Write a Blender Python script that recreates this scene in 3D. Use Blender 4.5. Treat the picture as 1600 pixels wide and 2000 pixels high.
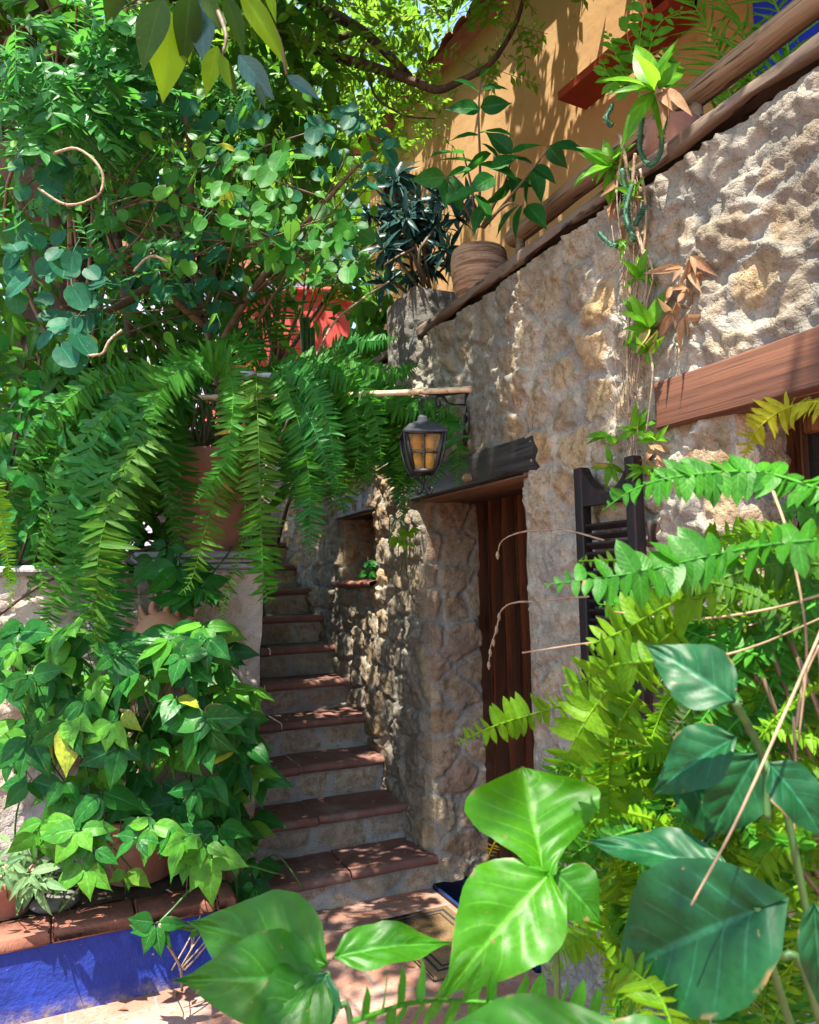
import bpy, math, random
import numpy as np
from mathutils import Vector, Matrix
rng = np.random.default_rng(11)
random.seed(11)
R = math.radians
for o in list(bpy.data.objects): bpy.data.objects.remove(o)
S = bpy.context.scene
COL = S.collection
A = np.array

# ---------------------------------------------------------------- camera
# world frame: the stone wall is the plane x = 0, the stairs climb along +y, z is up
CF, PITCH, HEAD, ROLL, PPY = 1507.24, R(4.04), R(24.248), R(-1.415), 1025.5
CAM = A([-1.6681, 0.0, 1.5])
_r = A([math.cos(HEAD), -math.sin(HEAD), 0.0])
FW = A([math.sin(HEAD)*math.cos(PITCH), math.cos(HEAD)*math.cos(PITCH), math.sin(PITCH)])
_u = np.cross(_r, FW)
RT = _r*math.cos(ROLL)+_u*math.sin(ROLL)
UP = _u*math.cos(ROLL)-_r*math.sin(ROLL)
cd = bpy.data.cameras.new('camera'); co = bpy.data.objects.new('camera', cd); COL.objects.link(co)
m = Matrix.Identity(4)
for i in range(3):
    m[i][0], m[i][1], m[i][2], m[i][3] = RT[i], UP[i], -FW[i], CAM[i]
co.matrix_world = m
cd.sensor_fit = 'VERTICAL'; cd.sensor_height = 36; cd.lens = CF/2000*36; cd.shift_y = (PPY-1000)/2000
cd.clip_start = 0.05; cd.clip_end = 500
cd.dof.use_dof = True; cd.dof.focus_distance = 3.0; cd.dof.aperture_fstop = 9.0
S.camera = co

def at(px, py, d):
    """point seen at photo pixel (px,py) at depth d"""
    return CAM + d*(FW + RT*(px-800)/CF - UP*(py-PPY)/CF)
def onx(px, py, x):
    r = FW + RT*(px-800)/CF - UP*(py-PPY)/CF
    return CAM + r*(x-CAM[0])/r[0]
def proj(P):
    q = P-CAM; d = q@FW
    return 800+CF*(q@RT)/d, PPY-CF*(q@UP)/d, d

# ---------------------------------------------------------------- light
SUN = A([-0.27, -0.26, 0.93]); SUN /= np.linalg.norm(SUN)
w = bpy.data.worlds.new('World'); S.world = w; w.use_nodes = True
nt = w.node_tree; bg = nt.nodes['Background']
sky = nt.nodes.new('ShaderNodeTexSky'); sky.sky_type = 'NISHITA'; sky.sun_disc = False
sky.sun_elevation = math.asin(SUN[2]); sky.sun_rotation = math.atan2(SUN[0], SUN[1])
nt.links.new(sky.outputs[0], bg.inputs[0]); bg.inputs[1].default_value = 0.15
sl = bpy.data.lights.new('sun', 'SUN'); sl.energy = 5.0; sl.angle = R(0.5); sl.color = (1, 0.93, 0.82)
so = bpy.data.objects.new('sun', sl); COL.objects.link(so)
so.rotation_euler = Vector(SUN).to_track_quat('Z', 'Y').to_euler()
S.view_settings.view_transform = 'Standard'; S.view_settings.look = 'None'
S.view_settings.exposure = 1.95; S.view_settings.gamma = 1
S.cycles.max_bounces = 8; S.cycles.transparent_max_bounces = 6
S.cycles.transmission_bounces = 6; S.cycles.diffuse_bounces = 5
S.cycles.sample_clamp_indirect = 8.0
S.cycles.caustics_reflective = False; S.cycles.caustics_refractive = False

# ---------------------------------------------------------------- noise
def h2(ix, iy, s):
    v = np.sin(ix*127.1+iy*311.7+s*74.7)*43758.5453
    return v-np.floor(v)
def vn(x, y, s=0):
    ix, iy = np.floor(x), np.floor(y); fx, fy = x-ix, y-iy
    fx = fx*fx*(3-2*fx); fy = fy*fy*(3-2*fy)
    a, b, c, d = h2(ix, iy, s), h2(ix+1, iy, s), h2(ix, iy+1, s), h2(ix+1, iy+1, s)
    return (a*(1-fx)+b*fx)*(1-fy)+(c*(1-fx)+d*fx)*fy
def fbm(x, y, s=0, o=4):
    t, a, f = 0, 0.5, 1.0
    for k in range(o):
        t = t+a*vn(x*f, y*f, s+k*3.1); a *= .5; f *= 2.03
    return t
def sst(a, b, x):
    t = np.clip((x-a)/(b-a), 0, 1); return t*t*(3-2*t)
def stones(u, v, cw, ch, s):
    """irregular coursed stones: edge distance and an id per stone"""
    u = u+.05*(fbm(u*5, v*5, s+9, 3)-.45); v = v+.05*(fbm(u*5+31, v*5, s+5, 3)-.45)
    y = v/ch; iy0 = np.floor(y)
    best = np.full(u.shape, 9.0); sec = best.copy(); bid = np.zeros(u.shape); rx = bid.copy(); ry = bid.copy()
    for dy in (-1, 0, 1):
        iy = iy0+dy; off = h2(iy, iy*0+3, s)*.8
        x = u/cw+off; ix0 = np.floor(x)
        for dx in (-1, 0, 1):
            ix = ix0+dx
            px = ix+.5+.8*(h2(ix, iy, s)-.5); py = iy+.5+.65*(h2(ix, iy, s+1)-.5)
            d = np.sqrt(((x-px)*1.0)**2+((y-py)*.95)**2)
            i = h2(ix, iy, s+2)
            n = d < best
            sec = np.where(n, best, np.minimum(sec, d)); bid = np.where(n, i, bid); best = np.where(n, d, best); rx = np.where(n, x-px, rx); ry = np.where(n, y-py, ry)
    stones.tilt = ((bid*7.13) % 1-.5)*rx+((bid*13.7) % 1-.5)*ry
    return sec-best, bid

# ---------------------------------------------------------------- mesh builder
class MB:
    def __init__(s): s.v = []; s.q = []; s.t = []; s.a = []; s.n = 0
    def add(s, v, f, a=None):
        v = np.asarray(v, float).reshape(-1, 3)
        if a is None: a = np.zeros((len(v), 3))
        s.v.append(v); s.a.append(np.asarray(a, float).reshape(-1, 3))
        f = np.asarray(f, int)
        if len(f): (s.q if f.shape[1] == 4 else s.t).append(f+s.n)
        s.n += len(v)
    def build(s, name, mat, parent=None, origin=None, smooth=True):
        me = bpy.data.meshes.new(name)
        v = np.concatenate(s.v); a = np.concatenate(s.a)
        if parent is not None: og = A(parent.matrix_world.translation) if parent.parent is None else A(parent['org'])
        else: og = A(origin, float) if origin is not None else A([(v[:, 0].min()+v[:, 0].max())/2, (v[:, 1].min()+v[:, 1].max())/2, v[:, 2].min()])
        v = v-og
        q = np.concatenate(s.q) if s.q else np.zeros((0, 4), int)
        t = np.concatenate(s.t) if s.t else np.zeros((0, 3), int)
        me.vertices.add(len(v)); me.vertices.foreach_set('co', v.astype(np.float32).ravel())
        lv = np.concatenate([q.ravel(), t.ravel()]).astype(np.int32)
        me.loops.add(len(lv)); me.loops.foreach_set('vertex_index', lv)
        tot = np.concatenate([np.full(len(q), 4), np.full(len(t), 3)]).astype(np.int32)
        me.polygons.add(len(tot)); me.polygons.foreach_set('loop_start', np.concatenate([[0], np.cumsum(tot)[:-1]]).astype(np.int32))
        me.polygons.foreach_set('loop_total', tot)
        at_ = me.attributes.new('leaf', 'FLOAT_VECTOR', 'POINT'); at_.data.foreach_set('vector', a.astype(np.float32).ravel())
        me.update(calc_edges=True); me.validate()
        me.polygons.foreach_set('use_smooth', np.full(len(me.polygons), smooth))
        me.materials.append(mat)
        o = bpy.data.objects.new(name, me); COL.objects.link(o)
        if parent is not None:
            o.parent = parent
            o['org'] = [float(c) for c in og]
            if parent.parent is None and parent.type == 'MESH': pass
        else:
            o.location = og; o.matrix_world = Matrix.Translation(og)
            o['org'] = [float(c) for c in og]
        return o
    # -- shapes
    def box(s, x0, x1, y0, y1, z0, z1, bev=0.0, rot=None, c=None, a=None):
        b = min(bev, (x1-x0)/2.01, (y1-y0)/2.01, (z1-z0)/2.01)
        if b <= 0:
            v = A([[x, y, z] for x in (x0, x1) for y in (y0, y1) for z in (z0, z1)])
            f = [[0, 1, 3, 2], [4, 6, 7, 5], [0, 4, 5, 1], [2, 3, 7, 6], [0, 2, 6, 4], [1, 5, 7, 3]]
        else:
            v = []; idx = {}
            for i, x in enumerate((x0, x1)):
                for j, y in enumerate((y0, y1)):
                    for k, z in enumerate((z0, z1)):
                        sx, sy, sz = (1-2*i)*b, (1-2*j)*b, (1-2*k)*b
                        for ax, p in enumerate(((x, y+sy, z+sz), (x+sx, y, z+sz), (x+sx, y+sy, z))):
                            idx[(i, j, k, ax)] = len(v); v.append(p)
            f = []
            I = idx
            for i in (0, 1):
                q = [I[(i, 0, 0, 0)], I[(i, 1, 0, 0)], I[(i, 1, 1, 0)], I[(i, 0, 1, 0)]]; f.append(q if i else q[::-1])
                q = [I[(0, i, 0, 1)], I[(1, i, 0, 1)], I[(1, i, 1, 1)], I[(0, i, 1, 1)]]; f.append(q[::-1] if i else q)
                q = [I[(0, 0, i, 2)], I[(1, 0, i, 2)], I[(1, 1, i, 2)], I[(0, 1, i, 2)]]; f.append(q if i else q[::-1])
            for i in (0, 1):
                for j in (0, 1):
                    f.append([I[(0, i, j, 1)], I[(1, i, j, 1)], I[(1, i, j, 2)], I[(0, i, j, 2)]])
                    f.append([I[(i, 0, j, 0)], I[(i, 1, j, 0)], I[(i, 1, j, 2)], I[(i, 0, j, 2)]])
                    f.append([I[(i, j, 0, 0)], I[(i, j, 1, 0)], I[(i, j, 1, 1)], I[(i, j, 0, 1)]])
            t = [[I[(i, j, k, 0)], I[(i, j, k, 1)], I[(i, j, k, 2)]] for i in (0, 1) for j in (0, 1) for k in (0, 1)]
            v = A(v)
        if rot is not None:
            cc = A([(x0+x1)/2, (y0+y1)/2, (z0+z1)/2]) if c is None else A(c)
            v = (v-cc)@A(rot.to_3x3()).T+cc
        n0 = s.n
        at_ = None if a is None else np.tile(a, (len(v), 1))
        s.add(v, f, at_)
        if b > 0: s.t.append(A(t)+n0)
    def tube(s, P, r, n=8, cap=True, a=(0, 0, .5), jit=0):
        P = np.asarray(P, float); k = len(P); r = np.full(k, r) if np.isscalar(r) else np.asarray(r, float)
        T = np.gradient(P, axis=0); T /= np.linalg.norm(T, axis=1)[:, None]+1e-9
        up = A([0, 0, 1.0]) if abs(T[0][2]) < .9 else A([1.0, 0, 0])
        x = np.cross(T[0], up); x /= np.linalg.norm(x); V = []
        al = np.linspace(0, 2*math.pi, n, endpoint=False)
        for i in range(k):
            x = x-T[i]*(x@T[i]); x /= np.linalg.norm(x)+1e-9; y = np.cross(T[i], x)
            rr = r[i]*(1+jit*(rng.random(n)-.5))
            V.append(P[i]+np.outer(np.cos(al)*rr, x)+np.outer(np.sin(al)*rr, y))
        V = np.concatenate(V); F = []
        for i in range(k-1):
            for j in range(n):
                j2 = (j+1) % n; F.append([i*n+j, i*n+j2, (i+1)*n+j2, (i+1)*n+j])
        at_ = np.tile(a, (len(V), 1)); at_[:, 1] = np.repeat(np.linspace(0, 1, k), n)
        n0 = s.n; s.add(V, F, at_)
        if cap:
            s.add([P[0], P[-1]], [], np.tile(a, (2, 1)))
            F = [[n0+len(V), n0+(j+1) % n, n0+j] for j in range(n)]+[[n0+len(V)+1, n0+(k-1)*n+j, n0+(k-1)*n+(j+1) % n] for j in range(n)]
            s.t.append(A(F))
    def lathe(s, c, prof, n=32, sq=None, yaw=0, wob=0):
        c = A(c); al = np.linspace(0, 2*math.pi, n, endpoint=False)+yaw; V = []
        for r_, z in prof:
            q = r_*(1+wob*np.sin(al*3+z*9))
            V.append(np.stack([c[0]+q*np.cos(al), c[1]+q*np.sin(al), np.full(n, c[2]+z)], 1))
        V = np.concatenate(V); F = []
        for i in range(len(prof)-1):
            for j in range(n):
                j2 = (j+1) % n; F.append([i*n+j, i*n+j2, (i+1)*n+j2, (i+1)*n+j])
        s.add(V, F)
    def leaves(s, tpl, P, D, N, size, rnd=None, wid=None):
        """many copies of a leaf template: base P, direction D, normal N"""
        v, f, uv = tpl; P = np.atleast_2d(P); k = len(P)
        D = np.atleast_2d(D); N = np.atleast_2d(N)
        D = D/(np.linalg.norm(D, axis=1)[:, None]+1e-9)
        X = np.cross(D, N); X /= np.linalg.norm(X, axis=1)[:, None]+1e-9
        Z = np.cross(X, D)
        size = np.broadcast_to(np.asarray(size, float), (k,))
        wid = np.ones(k) if wid is None else np.broadcast_to(np.asarray(wid, float), (k,))
        V = (P[:, None, :]+size[:, None, None]*(v[None, :, 0:1]*wid[:, None, None]*X[:, None, :]+v[None, :, 1:2]*D[:, None, :]+v[None, :, 2:3]*Z[:, None, :]))
        F = (f[None]+(np.arange(k)*len(v))[:, None, None]).reshape(-1, f.shape[1])
        rnd = rng.random(k) if rnd is None else np.broadcast_to(rnd, (k,))
        a = np.zeros((k, len(v), 3)); a[:, :, :2] = uv[None]; a[:, :, 2] = rnd[:, None]
        s.add(V.reshape(-1, 3), F, a.reshape(-1, 3))
    def grid(s, P, a=None, keep=None):
        """P [m,n,3] grid of points"""
        m_, n_ = P.shape[:2]; i = np.arange(m_*n_).reshape(m_, n_)
        F = np.stack([i[:-1, :-1], i[1:, :-1], i[1:, 1:], i[:-1, 1:]], -1)
        F = F.reshape(-1, 4) if keep is None else F[keep]
        s.add(P.reshape(-1, 3), F, None if a is None else a.reshape(-1, 3))

def leaf_tpl(prof, width, L=8, W=4, fold=.12, droop=.15, wave=.0, lobe=0.0, cup=0.0, wfreq=3, quilt=0.0, ragged=0.0):
    vs, uv = [], []
    xs = np.linspace(0, 1, len(prof))
    for i in range(L+1):
        t = i/L; hw = np.interp(t, xs, prof)*width
        for j in range(W+1):
            u = -1+2*j/W; x = u*hw*(1+ragged*math.sin(t*37+u*2)*abs(u)**3*(.6+.4*math.sin(t*91)))
            y = t-lobe*abs(u)**1.5*max(0, 1-2.5*t)**1.5
            z = fold*abs(x)-droop*t*t+wave*math.sin(t*6.28*wfreq+(1.5 if u > 0 else 0))*abs(u)*width+cup*(x*x+(t-.5)**2)*2+quilt*abs(math.sin((t-.3*abs(u))*5*math.pi))*min(1, abs(u)*4)*(1-abs(u)**3)
            vs.append((x, y, z)); uv.append((u, t))
    i = np.arange((L+1)*(W+1)).reshape(L+1, W+1)
    f = np.stack([i[:-1, :-1], i[:-1, 1:], i[1:, 1:], i[1:, :-1]], -1).reshape(-1, 4)
    return A(vs), f, A(uv)
OVATE = [0, .62, .92, 1, .97, .84, .64, .38, .12, .0]
LANCE = [.05, .55, .85, 1, .98, .88, .7, .48, .24, 0]
ROUND = [.25, .8, .97, 1, .98, .93, .84, .68, .42, .0]
PINNA = [.75, .95, 1, 1, .95, .86, .74, .56, .34, 0]
T_ov = leaf_tpl(OVATE, .27, 9, 6, .22, .22, .03)
T_ov2 = leaf_tpl(OVATE, .265, 18, 8, .13, .34, .06, wfreq=2, quilt=.018)
T_ov3 = leaf_tpl([0, .7, .98, 1, .93, .8, .6, .36, .14, 0], .29, 18, 8, .10, .2, .06, wfreq=1.4, quilt=.012)
T_big = leaf_tpl(OVATE, .33, 44, 16, .2, .3, .085, wfreq=2.3, quilt=.024, ragged=.02)
T_tri = leaf_tpl([.16, .22, .36, .56, .76, .92, 1, .98, .80, .42, 0], .5, 44, 16, .28, .2, .09, wfreq=1.7, quilt=.028, ragged=.02)
T_heart = leaf_tpl([0, .58, .84, .97, 1, .96, .86, .70, .48, .22, 0], .46, 44, 16, .18, .3, .07, lobe=.16, wfreq=2, quilt=.024, ragged=.015)
T_rnd = leaf_tpl(ROUND, .5, 9, 8, .10, .08, .02, lobe=.16, cup=.12)
T_lan = leaf_tpl(LANCE, .15, 8, 4, .3, .35)
T_lan2 = leaf_tpl(LANCE, .085, 6, 2, .4, .3)
T_mango = leaf_tpl(LANCE, .2, 14, 6, .2, .12, .04, wfreq=1.5)
T_pin = leaf_tpl(PINNA, .10, 6, 2, .3, .14, .10, wfreq=1.6)
T_pinw = leaf_tpl(PINNA, .17, 6, 4, .25, .15, .10, wfreq=1.5)
T_palm = leaf_tpl([.6, .9, 1, .9, .7, .5, .3, .15, .05, 0], .035, 4, 2, .6, .3)
T_small = leaf_tpl([.1, .7, 1, .9, .6, 0], .22, 3, 2, .2, .1)
T_tiny = (A([[0, 0, 0], [.2, .45, .03], [0, 1, -.03], [-.2, .45, .03]]), A([[0, 1, 2, 3]]), A([[0, 0], [1, .5], [0, 1], [-1, .5]]))

def unit(v): v = np.asarray(v, float); return v/(np.linalg.norm(v, axis=-1, keepdims=True)+1e-9)
def rvec(n): return unit(rng.normal(size=(n, 3)))
def spline(P, n=40):
    P = np.asarray(P, float); k = len(P)
    Q = np.vstack([2*P[0]-P[1], P, 2*P[-1]-P[-2]]); out = []
    for t in np.linspace(0, k-1-1e-6, n):
        i = int(t); u = t-i; a, b, c, d = Q[i:i+4]
        out.append(.5*((2*b)+(c-a)*u+(2*a-5*b+4*c-d)*u*u+(3*b-a-3*c+d)*u**3))
    return A(out)

# ---------------------------------------------------------------- object helpers
def tag(o, label, cat, group=None, kind=None):
    if label: o['label'] = label
    if cat: o['category'] = cat
    if group: o['group'] = group
    if kind: o['kind'] = kind
    return o
def thing(name, loc, label, cat, group=None):
    o = bpy.data.objects.new(name, None); COL.objects.link(o); o.location = loc
    o.matrix_world = Matrix.Translation(loc); o.empty_display_size = .1
    o['org'] = [float(x) for x in loc]
    return tag(o, label, cat, group)

# ---------------------------------------------------------------- materials
class NT:
    def __init__(s, name):
        s.m = bpy.data.materials.new(name); s.m.use_nodes = True; s.t = s.m.node_tree
        s.p = s.t.nodes['Principled BSDF']; s.out = s.t.nodes['Material Output']
    def n(s, typ, **kw):
        x = s.t.nodes.new('ShaderNode'+typ)
        for k, v in kw.items():
            if k.startswith('i_'): x.inputs[int(k[2:])].default_value = v
            else: setattr(x, k, v)
        return x
    def l(s, a, b): s.t.links.new(a, b)
    def math(s, op, a, b=None, c=None):
        x = s.n('Math', operation=op)
        for i, q in enumerate((a, b, c)):
            if q is None: continue
            if hasattr(q, 'links'): s.l(q, x.inputs[i])
            else: x.inputs[i].default_value = q
        return x.outputs[0]
    def mix(s, f, a, b, mode='MIX'):
        x = s.n('Mix', data_type='RGBA', blend_type=mode)
        for i, q in ((0, f), (6, a), (7, b)):
            if hasattr(q, 'links'): s.l(q, x.inputs[i])
            elif i == 0: x.inputs[0].default_value = q
            else: x.inputs[i].default_value = (*q, 1)
        return x.outputs[2]
    def noise(s, scale, det=4, rough=.55, vec=None, dist=0):
        x = s.n('TexNoise'); x.inputs['Scale'].default_value = scale; x.inputs['Detail'].default_value = det
        x.inputs['Roughness'].default_value = rough; x.inputs['Distortion'].default_value = dist
        if vec is None: vec = s.pos()
        s.l(vec, x.inputs['Vector']); return x.outputs[0]
    def pos(s):
        if not hasattr(s, '_p'): s._p = s.n('NewGeometry').outputs['Position']
        return s._p
    def mapv(s, scale):
        x = s.n('Mapping'); x.inputs['Scale'].default_value = scale; s.l(s.pos(), x.inputs['Vector']); return x.outputs[0]
    def rmp(s, f, a, b, c=0., d=1.):
        x = s.n('MapRange', interpolation_type='SMOOTHSTEP'); s.l(f, x.inputs[0])
        for i, q in enumerate((a, b, c, d)): x.inputs[i+1].default_value = q
        return x.outputs[0]
    def bump(s, h, st=.5, dist=.01, prev=None):
        x = s.n('Bump'); x.inputs['Strength'].default_value = st; x.inputs['Distance'].default_value = dist
        s.l(h, x.inputs['Height'])
        if prev is not None: s.l(prev, x.inputs['Normal'])
        return x.outputs[0]
    def set(s, base=None, rough=.7, nrm=None, spec=None, metal=None):
        if base is not None:
            if hasattr(base, 'links'): s.l(base, s.p.inputs['Base Color'])
            else: s.p.inputs['Base Color'].default_value = (*base, 1)
        if hasattr(rough, 'links'): s.l(rough, s.p.inputs['Roughness'])
        else: s.p.inputs['Roughness'].default_value = rough
        if nrm is not None: s.l(nrm, s.p.inputs['Normal'])
        if spec is not None: s.p.inputs['Specular IOR Level'].default_value = spec
        if metal is not None: s.p.inputs['Metallic'].default_value = metal
        return s.m
    def leafattr(s):
        a = s.n('Attribute', attribute_name='leaf'); x = s.n('SeparateXYZ'); s.l(a.outputs['Vector'], x.inputs[0]); return x.outputs

def leaf_mat(name, c1, c2, tr, vein=None, rough=.55, tfac=.35, nv=7, old=None, veinw=.5, spec=.13, pal=False, edge=True):
    k = NT(name); u, v, r = k.leafattr(); bl = .45 if c2[2] < .06 else .8; c1 = [c1[0]*.72, c1[1]*.72, c1[2]*bl]; c2 = [c2[0]*.9, c2[1]*.88, c2[2]*bl]
    base = k.mix(r, c1, c2)
    n = k.noise(28, 3)
    base = k.mix(k.rmp(n, .35, .75, 0, .4), base, [x*.55 for x in c1])
    if old:
        base = k.mix(k.rmp(r, .975, .99), base, old)
    au = k.math('ABSOLUTE', u)
    mid = k.math('SUBTRACT', 1.0, k.rmp(au, .02, .075))
    if pal: w_ = k.math('COSINE', k.math('MULTIPLY', k.math('ARCTAN2', k.math('MULTIPLY', u, .5), k.math('ADD', v, .02)), 11))
    else: w_ = k.math('SINE', k.math('MULTIPLY', k.math('SUBTRACT', v, k.math('MULTIPLY', au, .28)), nv*6.283))
    side = k.math('MULTIPLY', k.rmp(w_, .9, 1.0), k.rmp(au, 1.0, .55))
    vv = k.math('MULTIPLY', k.math('MAXIMUM', mid, k.math('MULTIPLY', side, .55)), veinw)
    if vein is None: vein = [min(1, x*2.2+.02) for x in c2]
    base = k.mix(vv, base, vein)
    fine = k.noise(130, 3, .6); base = k.mix(k.rmp(fine, .42, .66, 0, .35), base, [x*.55 for x in c1])
    if edge:
        em = k.math('MULTIPLY', k.rmp(k.math('MAXIMUM', au, v), .90, .985), k.rmp(k.noise(34, 3), .57, .66)); base = k.mix(em, base, (.17, .11, .04))
        base = k.mix(k.rmp(k.noise(60, 2), .72, .75), base, (.16, .10, .04))
    bm = k.bump(k.math('ADD', k.math('MULTIPLY', w_, .12), n), .22, .003)
    k.set(base, rough, bm, spec)
    tl = k.n('BsdfTranslucent')
    tc = k.mix(r, tr, [tr[0]*.6, tr[1]*.8, tr[2]]); tc = k.mix(k.math('MULTIPLY', vv, .6), tc, [x*.5 for x in tr])
    if old: tc = k.mix(k.rmp(r, .975, .99), tc, old)
    k.l(tc, tl.inputs['Color'])
    mx = k.n('MixShader'); mx.inputs[0].default_value = tfac
    k.l(k.p.outputs[0], mx.inputs[1]); k.l(tl.outputs[0], mx.inputs[2]); k.l(mx.outputs[0], k.out.inputs[0])
    return k.m

def stone_mat(name, mortar, cols, mort2=None, wet=.0, bs=1.0):
    k = NT(name); sid, mm, hh = k.leafattr()
    rp = k.n('ValToRGB'); k.l(sid, rp.inputs[0]); el = rp.color_ramp.elements
    for i, c in enumerate(cols):
        e = el[i] if i < 2 else el.new(i/(len(cols)-1))
        e.position = i/(len(cols)-1); e.color = (*c, 1)
    n1 = k.noise(5, 5, .65); n2 = k.noise(22, 5, .7); n3 = k.noise(95, 3, .7)
    st = k.mix(k.rmp(n2, .35, .7), rp.outputs[0], (.5, .42, .3), 'MULTIPLY')
    st = k.mix(k.rmp(n1, .52, .7, 0, .55), st, (.30, .27, .23))
    mo = k.mix(k.rmp(n1, .35, .65), mortar, mort2 or [x*.6 for x in mortar])
    mo = k.mix(k.rmp(n2, .5, .72, 0, .5), mo, [x*.5 for x in mortar])
    c = k.mix(mm, st, mo)
    # lichen / damp staining that belongs to the surface
    n4 = k.noise(1.3, 5, .6, k.mapv((1, 1, .35)))
    c = k.mix(k.rmp(n4, .42, .62, 0, .60), c, (.125, .12, .10))
    c = k.mix(k.rmp(n3, .56, .7, 0, .5), c, (.05, .045, .04))
    dv = k.n('VectorMath', operation='ADD'); nn = k.n('TexNoise'); nn.inputs['Scale'].default_value = 9; nn.inputs['Detail'].default_value = 4; k.l(k.pos(), nn.inputs['Vector'])
    sc_ = k.n('VectorMath', operation='SCALE'); sc_.inputs['Scale'].default_value = .10; k.l(nn.outputs['Color'], sc_.inputs[0]); k.l(k.pos(), dv.inputs[0]); k.l(sc_.outputs[0], dv.inputs[1])
    cr = []
    for s_, w_ in ((10, .05), (24, .07)):
        vo = k.n('TexVoronoi', feature='DISTANCE_TO_EDGE'); vo.inputs['Scale'].default_value = s_; k.l(dv.outputs[0], vo.inputs['Vector']); cr.append(k.rmp(vo.outputs['Distance'], 0, w_))
    gate = k.rmp(k.noise(7, 3), .34, .50); cl = k.math('MAXIMUM', cr[0], k.math('MULTIPLY', gate, .9)); cl2 = k.math('MAXIMUM', cr[1], k.rmp(k.noise(11, 3), .52, .40))
    crack = k.math('MULTIPLY', cl, cl2)
    c = k.mix(k.math('MULTIPLY', k.math('SUBTRACT', 1.0, crack), .10), c, (.10, .088, .072))  # crack lines tinted dark, crevice shade put into the colour
    b = k.bump(cl2, .35*bs, .006); b = k.bump(n2, .8*bs, .02, b); b = k.bump(n3, .9*bs, .006, b)
    return k.set(c, .95, b, .15)

M_wall = stone_mat('rubble_stone', (.41, .365, .285), [(.27, .18, .10), (.42, .32, .18), (.29, .21, .13), (.42, .36, .26), (.25, .215, .165), (.44, .30, .14)], (.20, .195, .17))
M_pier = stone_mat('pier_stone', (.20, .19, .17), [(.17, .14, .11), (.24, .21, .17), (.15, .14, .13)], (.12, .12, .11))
M_jamb = stone_mat('jamb_stone', (.40, .36, .30), [(.42, .28, .15), (.50, .38, .24), (.40, .24, .16), (.54, .44, .30)], (.32, .30, .27))
M_riser = stone_mat('riser_stone', (.40, .375, .335), [(.38, .29, .19), (.48, .39, .28), (.38, .30, .24), (.50, .42, .32)], (.29, .28, .265))
M_sand = stone_mat('pillar_sandstone', (.50, .40, .31), [(.52, .38, .26), (.46, .36, .28), (.40, .36, .33), (.55, .42, .28)], (.36, .33, .31), bs=.6)

def wood(name, c1, c2, dark, scale=(40, 2.2, 40), rough=.6, bs=.4, spec=.4):
    k = NT(name); v = k.mapv(scale)
    n = k.noise(1.0, 6, .65, v, .6); n2 = k.noise(2.4, 3, .5, k.mapv([x*1.2 for x in scale]))
    c = k.mix(k.rmp(n, .3, .68), c1, c2); c = k.mix(k.rmp(n2, .56, .68), c, dark)
    c = k.mix(k.rmp(k.noise(3, 3), .5, .75, 0, .5), c, [x*.6 for x in c1])
    return k.set(c, k.rmp(n, .2, .8, rough-.12, rough+.15), k.bump(n, bs, .006, k.bump(n2, bs*.6, .004)), spec)
M_door = wood('dark_stained_door', (.07, .020, .008), (.24, .075, .024), (.018, .007, .004), (30, 30, 1.6), .42, .3, .5)
M_char = wood('blackened_beam', (.012, .010, .009), (.035, .030, .027), (.004, .004, .004), (30, 1.6, 30), .5, .6, .5)
M_under = wood('beam_underside', (.10, .045, .022), (.17, .085, .045), (.05, .02, .01), (30, 1.6, 30), .75)
M_winl = wood('red_brown_beam', (.075, .027, .013), (.12, .045, .021), (.05, .018, .010), (34, 1.2, 60), .65, .35)
M_log = wood('weathered_log', (.19, .115, .065), (.30, .20, .125), (.06, .032, .018), (34, 1.8, 34), .85, .7, .2)
M_cop = wood('coping_cement', (.10, .073, .055), (.17, .13, .10), (.04, .034, .03), (9, 3, 9), .95, .5, .1)
M_shut = wood('shutter_paint', (.007, .006, .006), (.016, .012, .012), (.035, .011, .007), (20, 20, 4), .55, .15, .25)
M_wfr = wood('window_frame_wood', (.13, .05, .02), (.22, .09, .035), (.05, .02, .01), (40, 40, 2), .5)
M_bark = wood('tree_bark', (.05, .034, .024), (.10, .072, .052), (.03, .02, .014), (9, 9, 3), .95, 1.0, .1)
M_twig = wood('pale_twig', (.24, .17, .11), (.34, .26, .18), (.12, .08, .05), (30, 30, 30), .85, .5, .1)
M_bamboo = wood('bamboo', (.36, .25, .14), (.50, .38, .24), (.2, .13, .07), (3, 30, 30), .5, .2)

def clay(name, c1, c2, stain, rough=.85, sc=6, bs=.35, st=.5, layer=None):
    k = NT(name); n = k.noise(sc, 5, .6); n2 = k.noise(sc*9, 4, .6)
    c = k.mix(k.rmp(n, .3, .7), c1, c2); c = k.mix(k.rmp(k.noise(sc*.6, 6, .7), .5, .72, 0, st), c, stain)
    c = k.mix(k.rmp(n2, .58, .75, 0, .5), c, [x*.6 for x in c1])
    if layer:
        n5 = k.noise(1, 5, .7, k.mapv((4, 4, 55)), .5); c = k.mix(k.rmp(n5, .45, .62), c, layer)
        n2 = k.math('ADD', n2, k.math('MULTIPLY', n5, 2.0))
    return k.set(c, rough, k.bump(n2, bs, .006), .2)
M_pot = clay('terracotta', (.27, .115, .08), (.35, .165, .12), (.34, .26, .22), st=.7, layer=None)
M_barrel = clay('flaking_clay', (.42, .27, .17), (.50, .36, .25), (.34, .10, .07), layer=(.20, .12, .08), bs=.9)
M_tread = clay('tread_tile', (.125, .058, .045), (.19, .095, .072), (.22, .175, .155), .7, 7, .5, .75)
M_brick = clay('planter_brick', (.15, .06, .04), (.24, .10, .065), (.13, .10, .085), .85, 8, .6)
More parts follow.
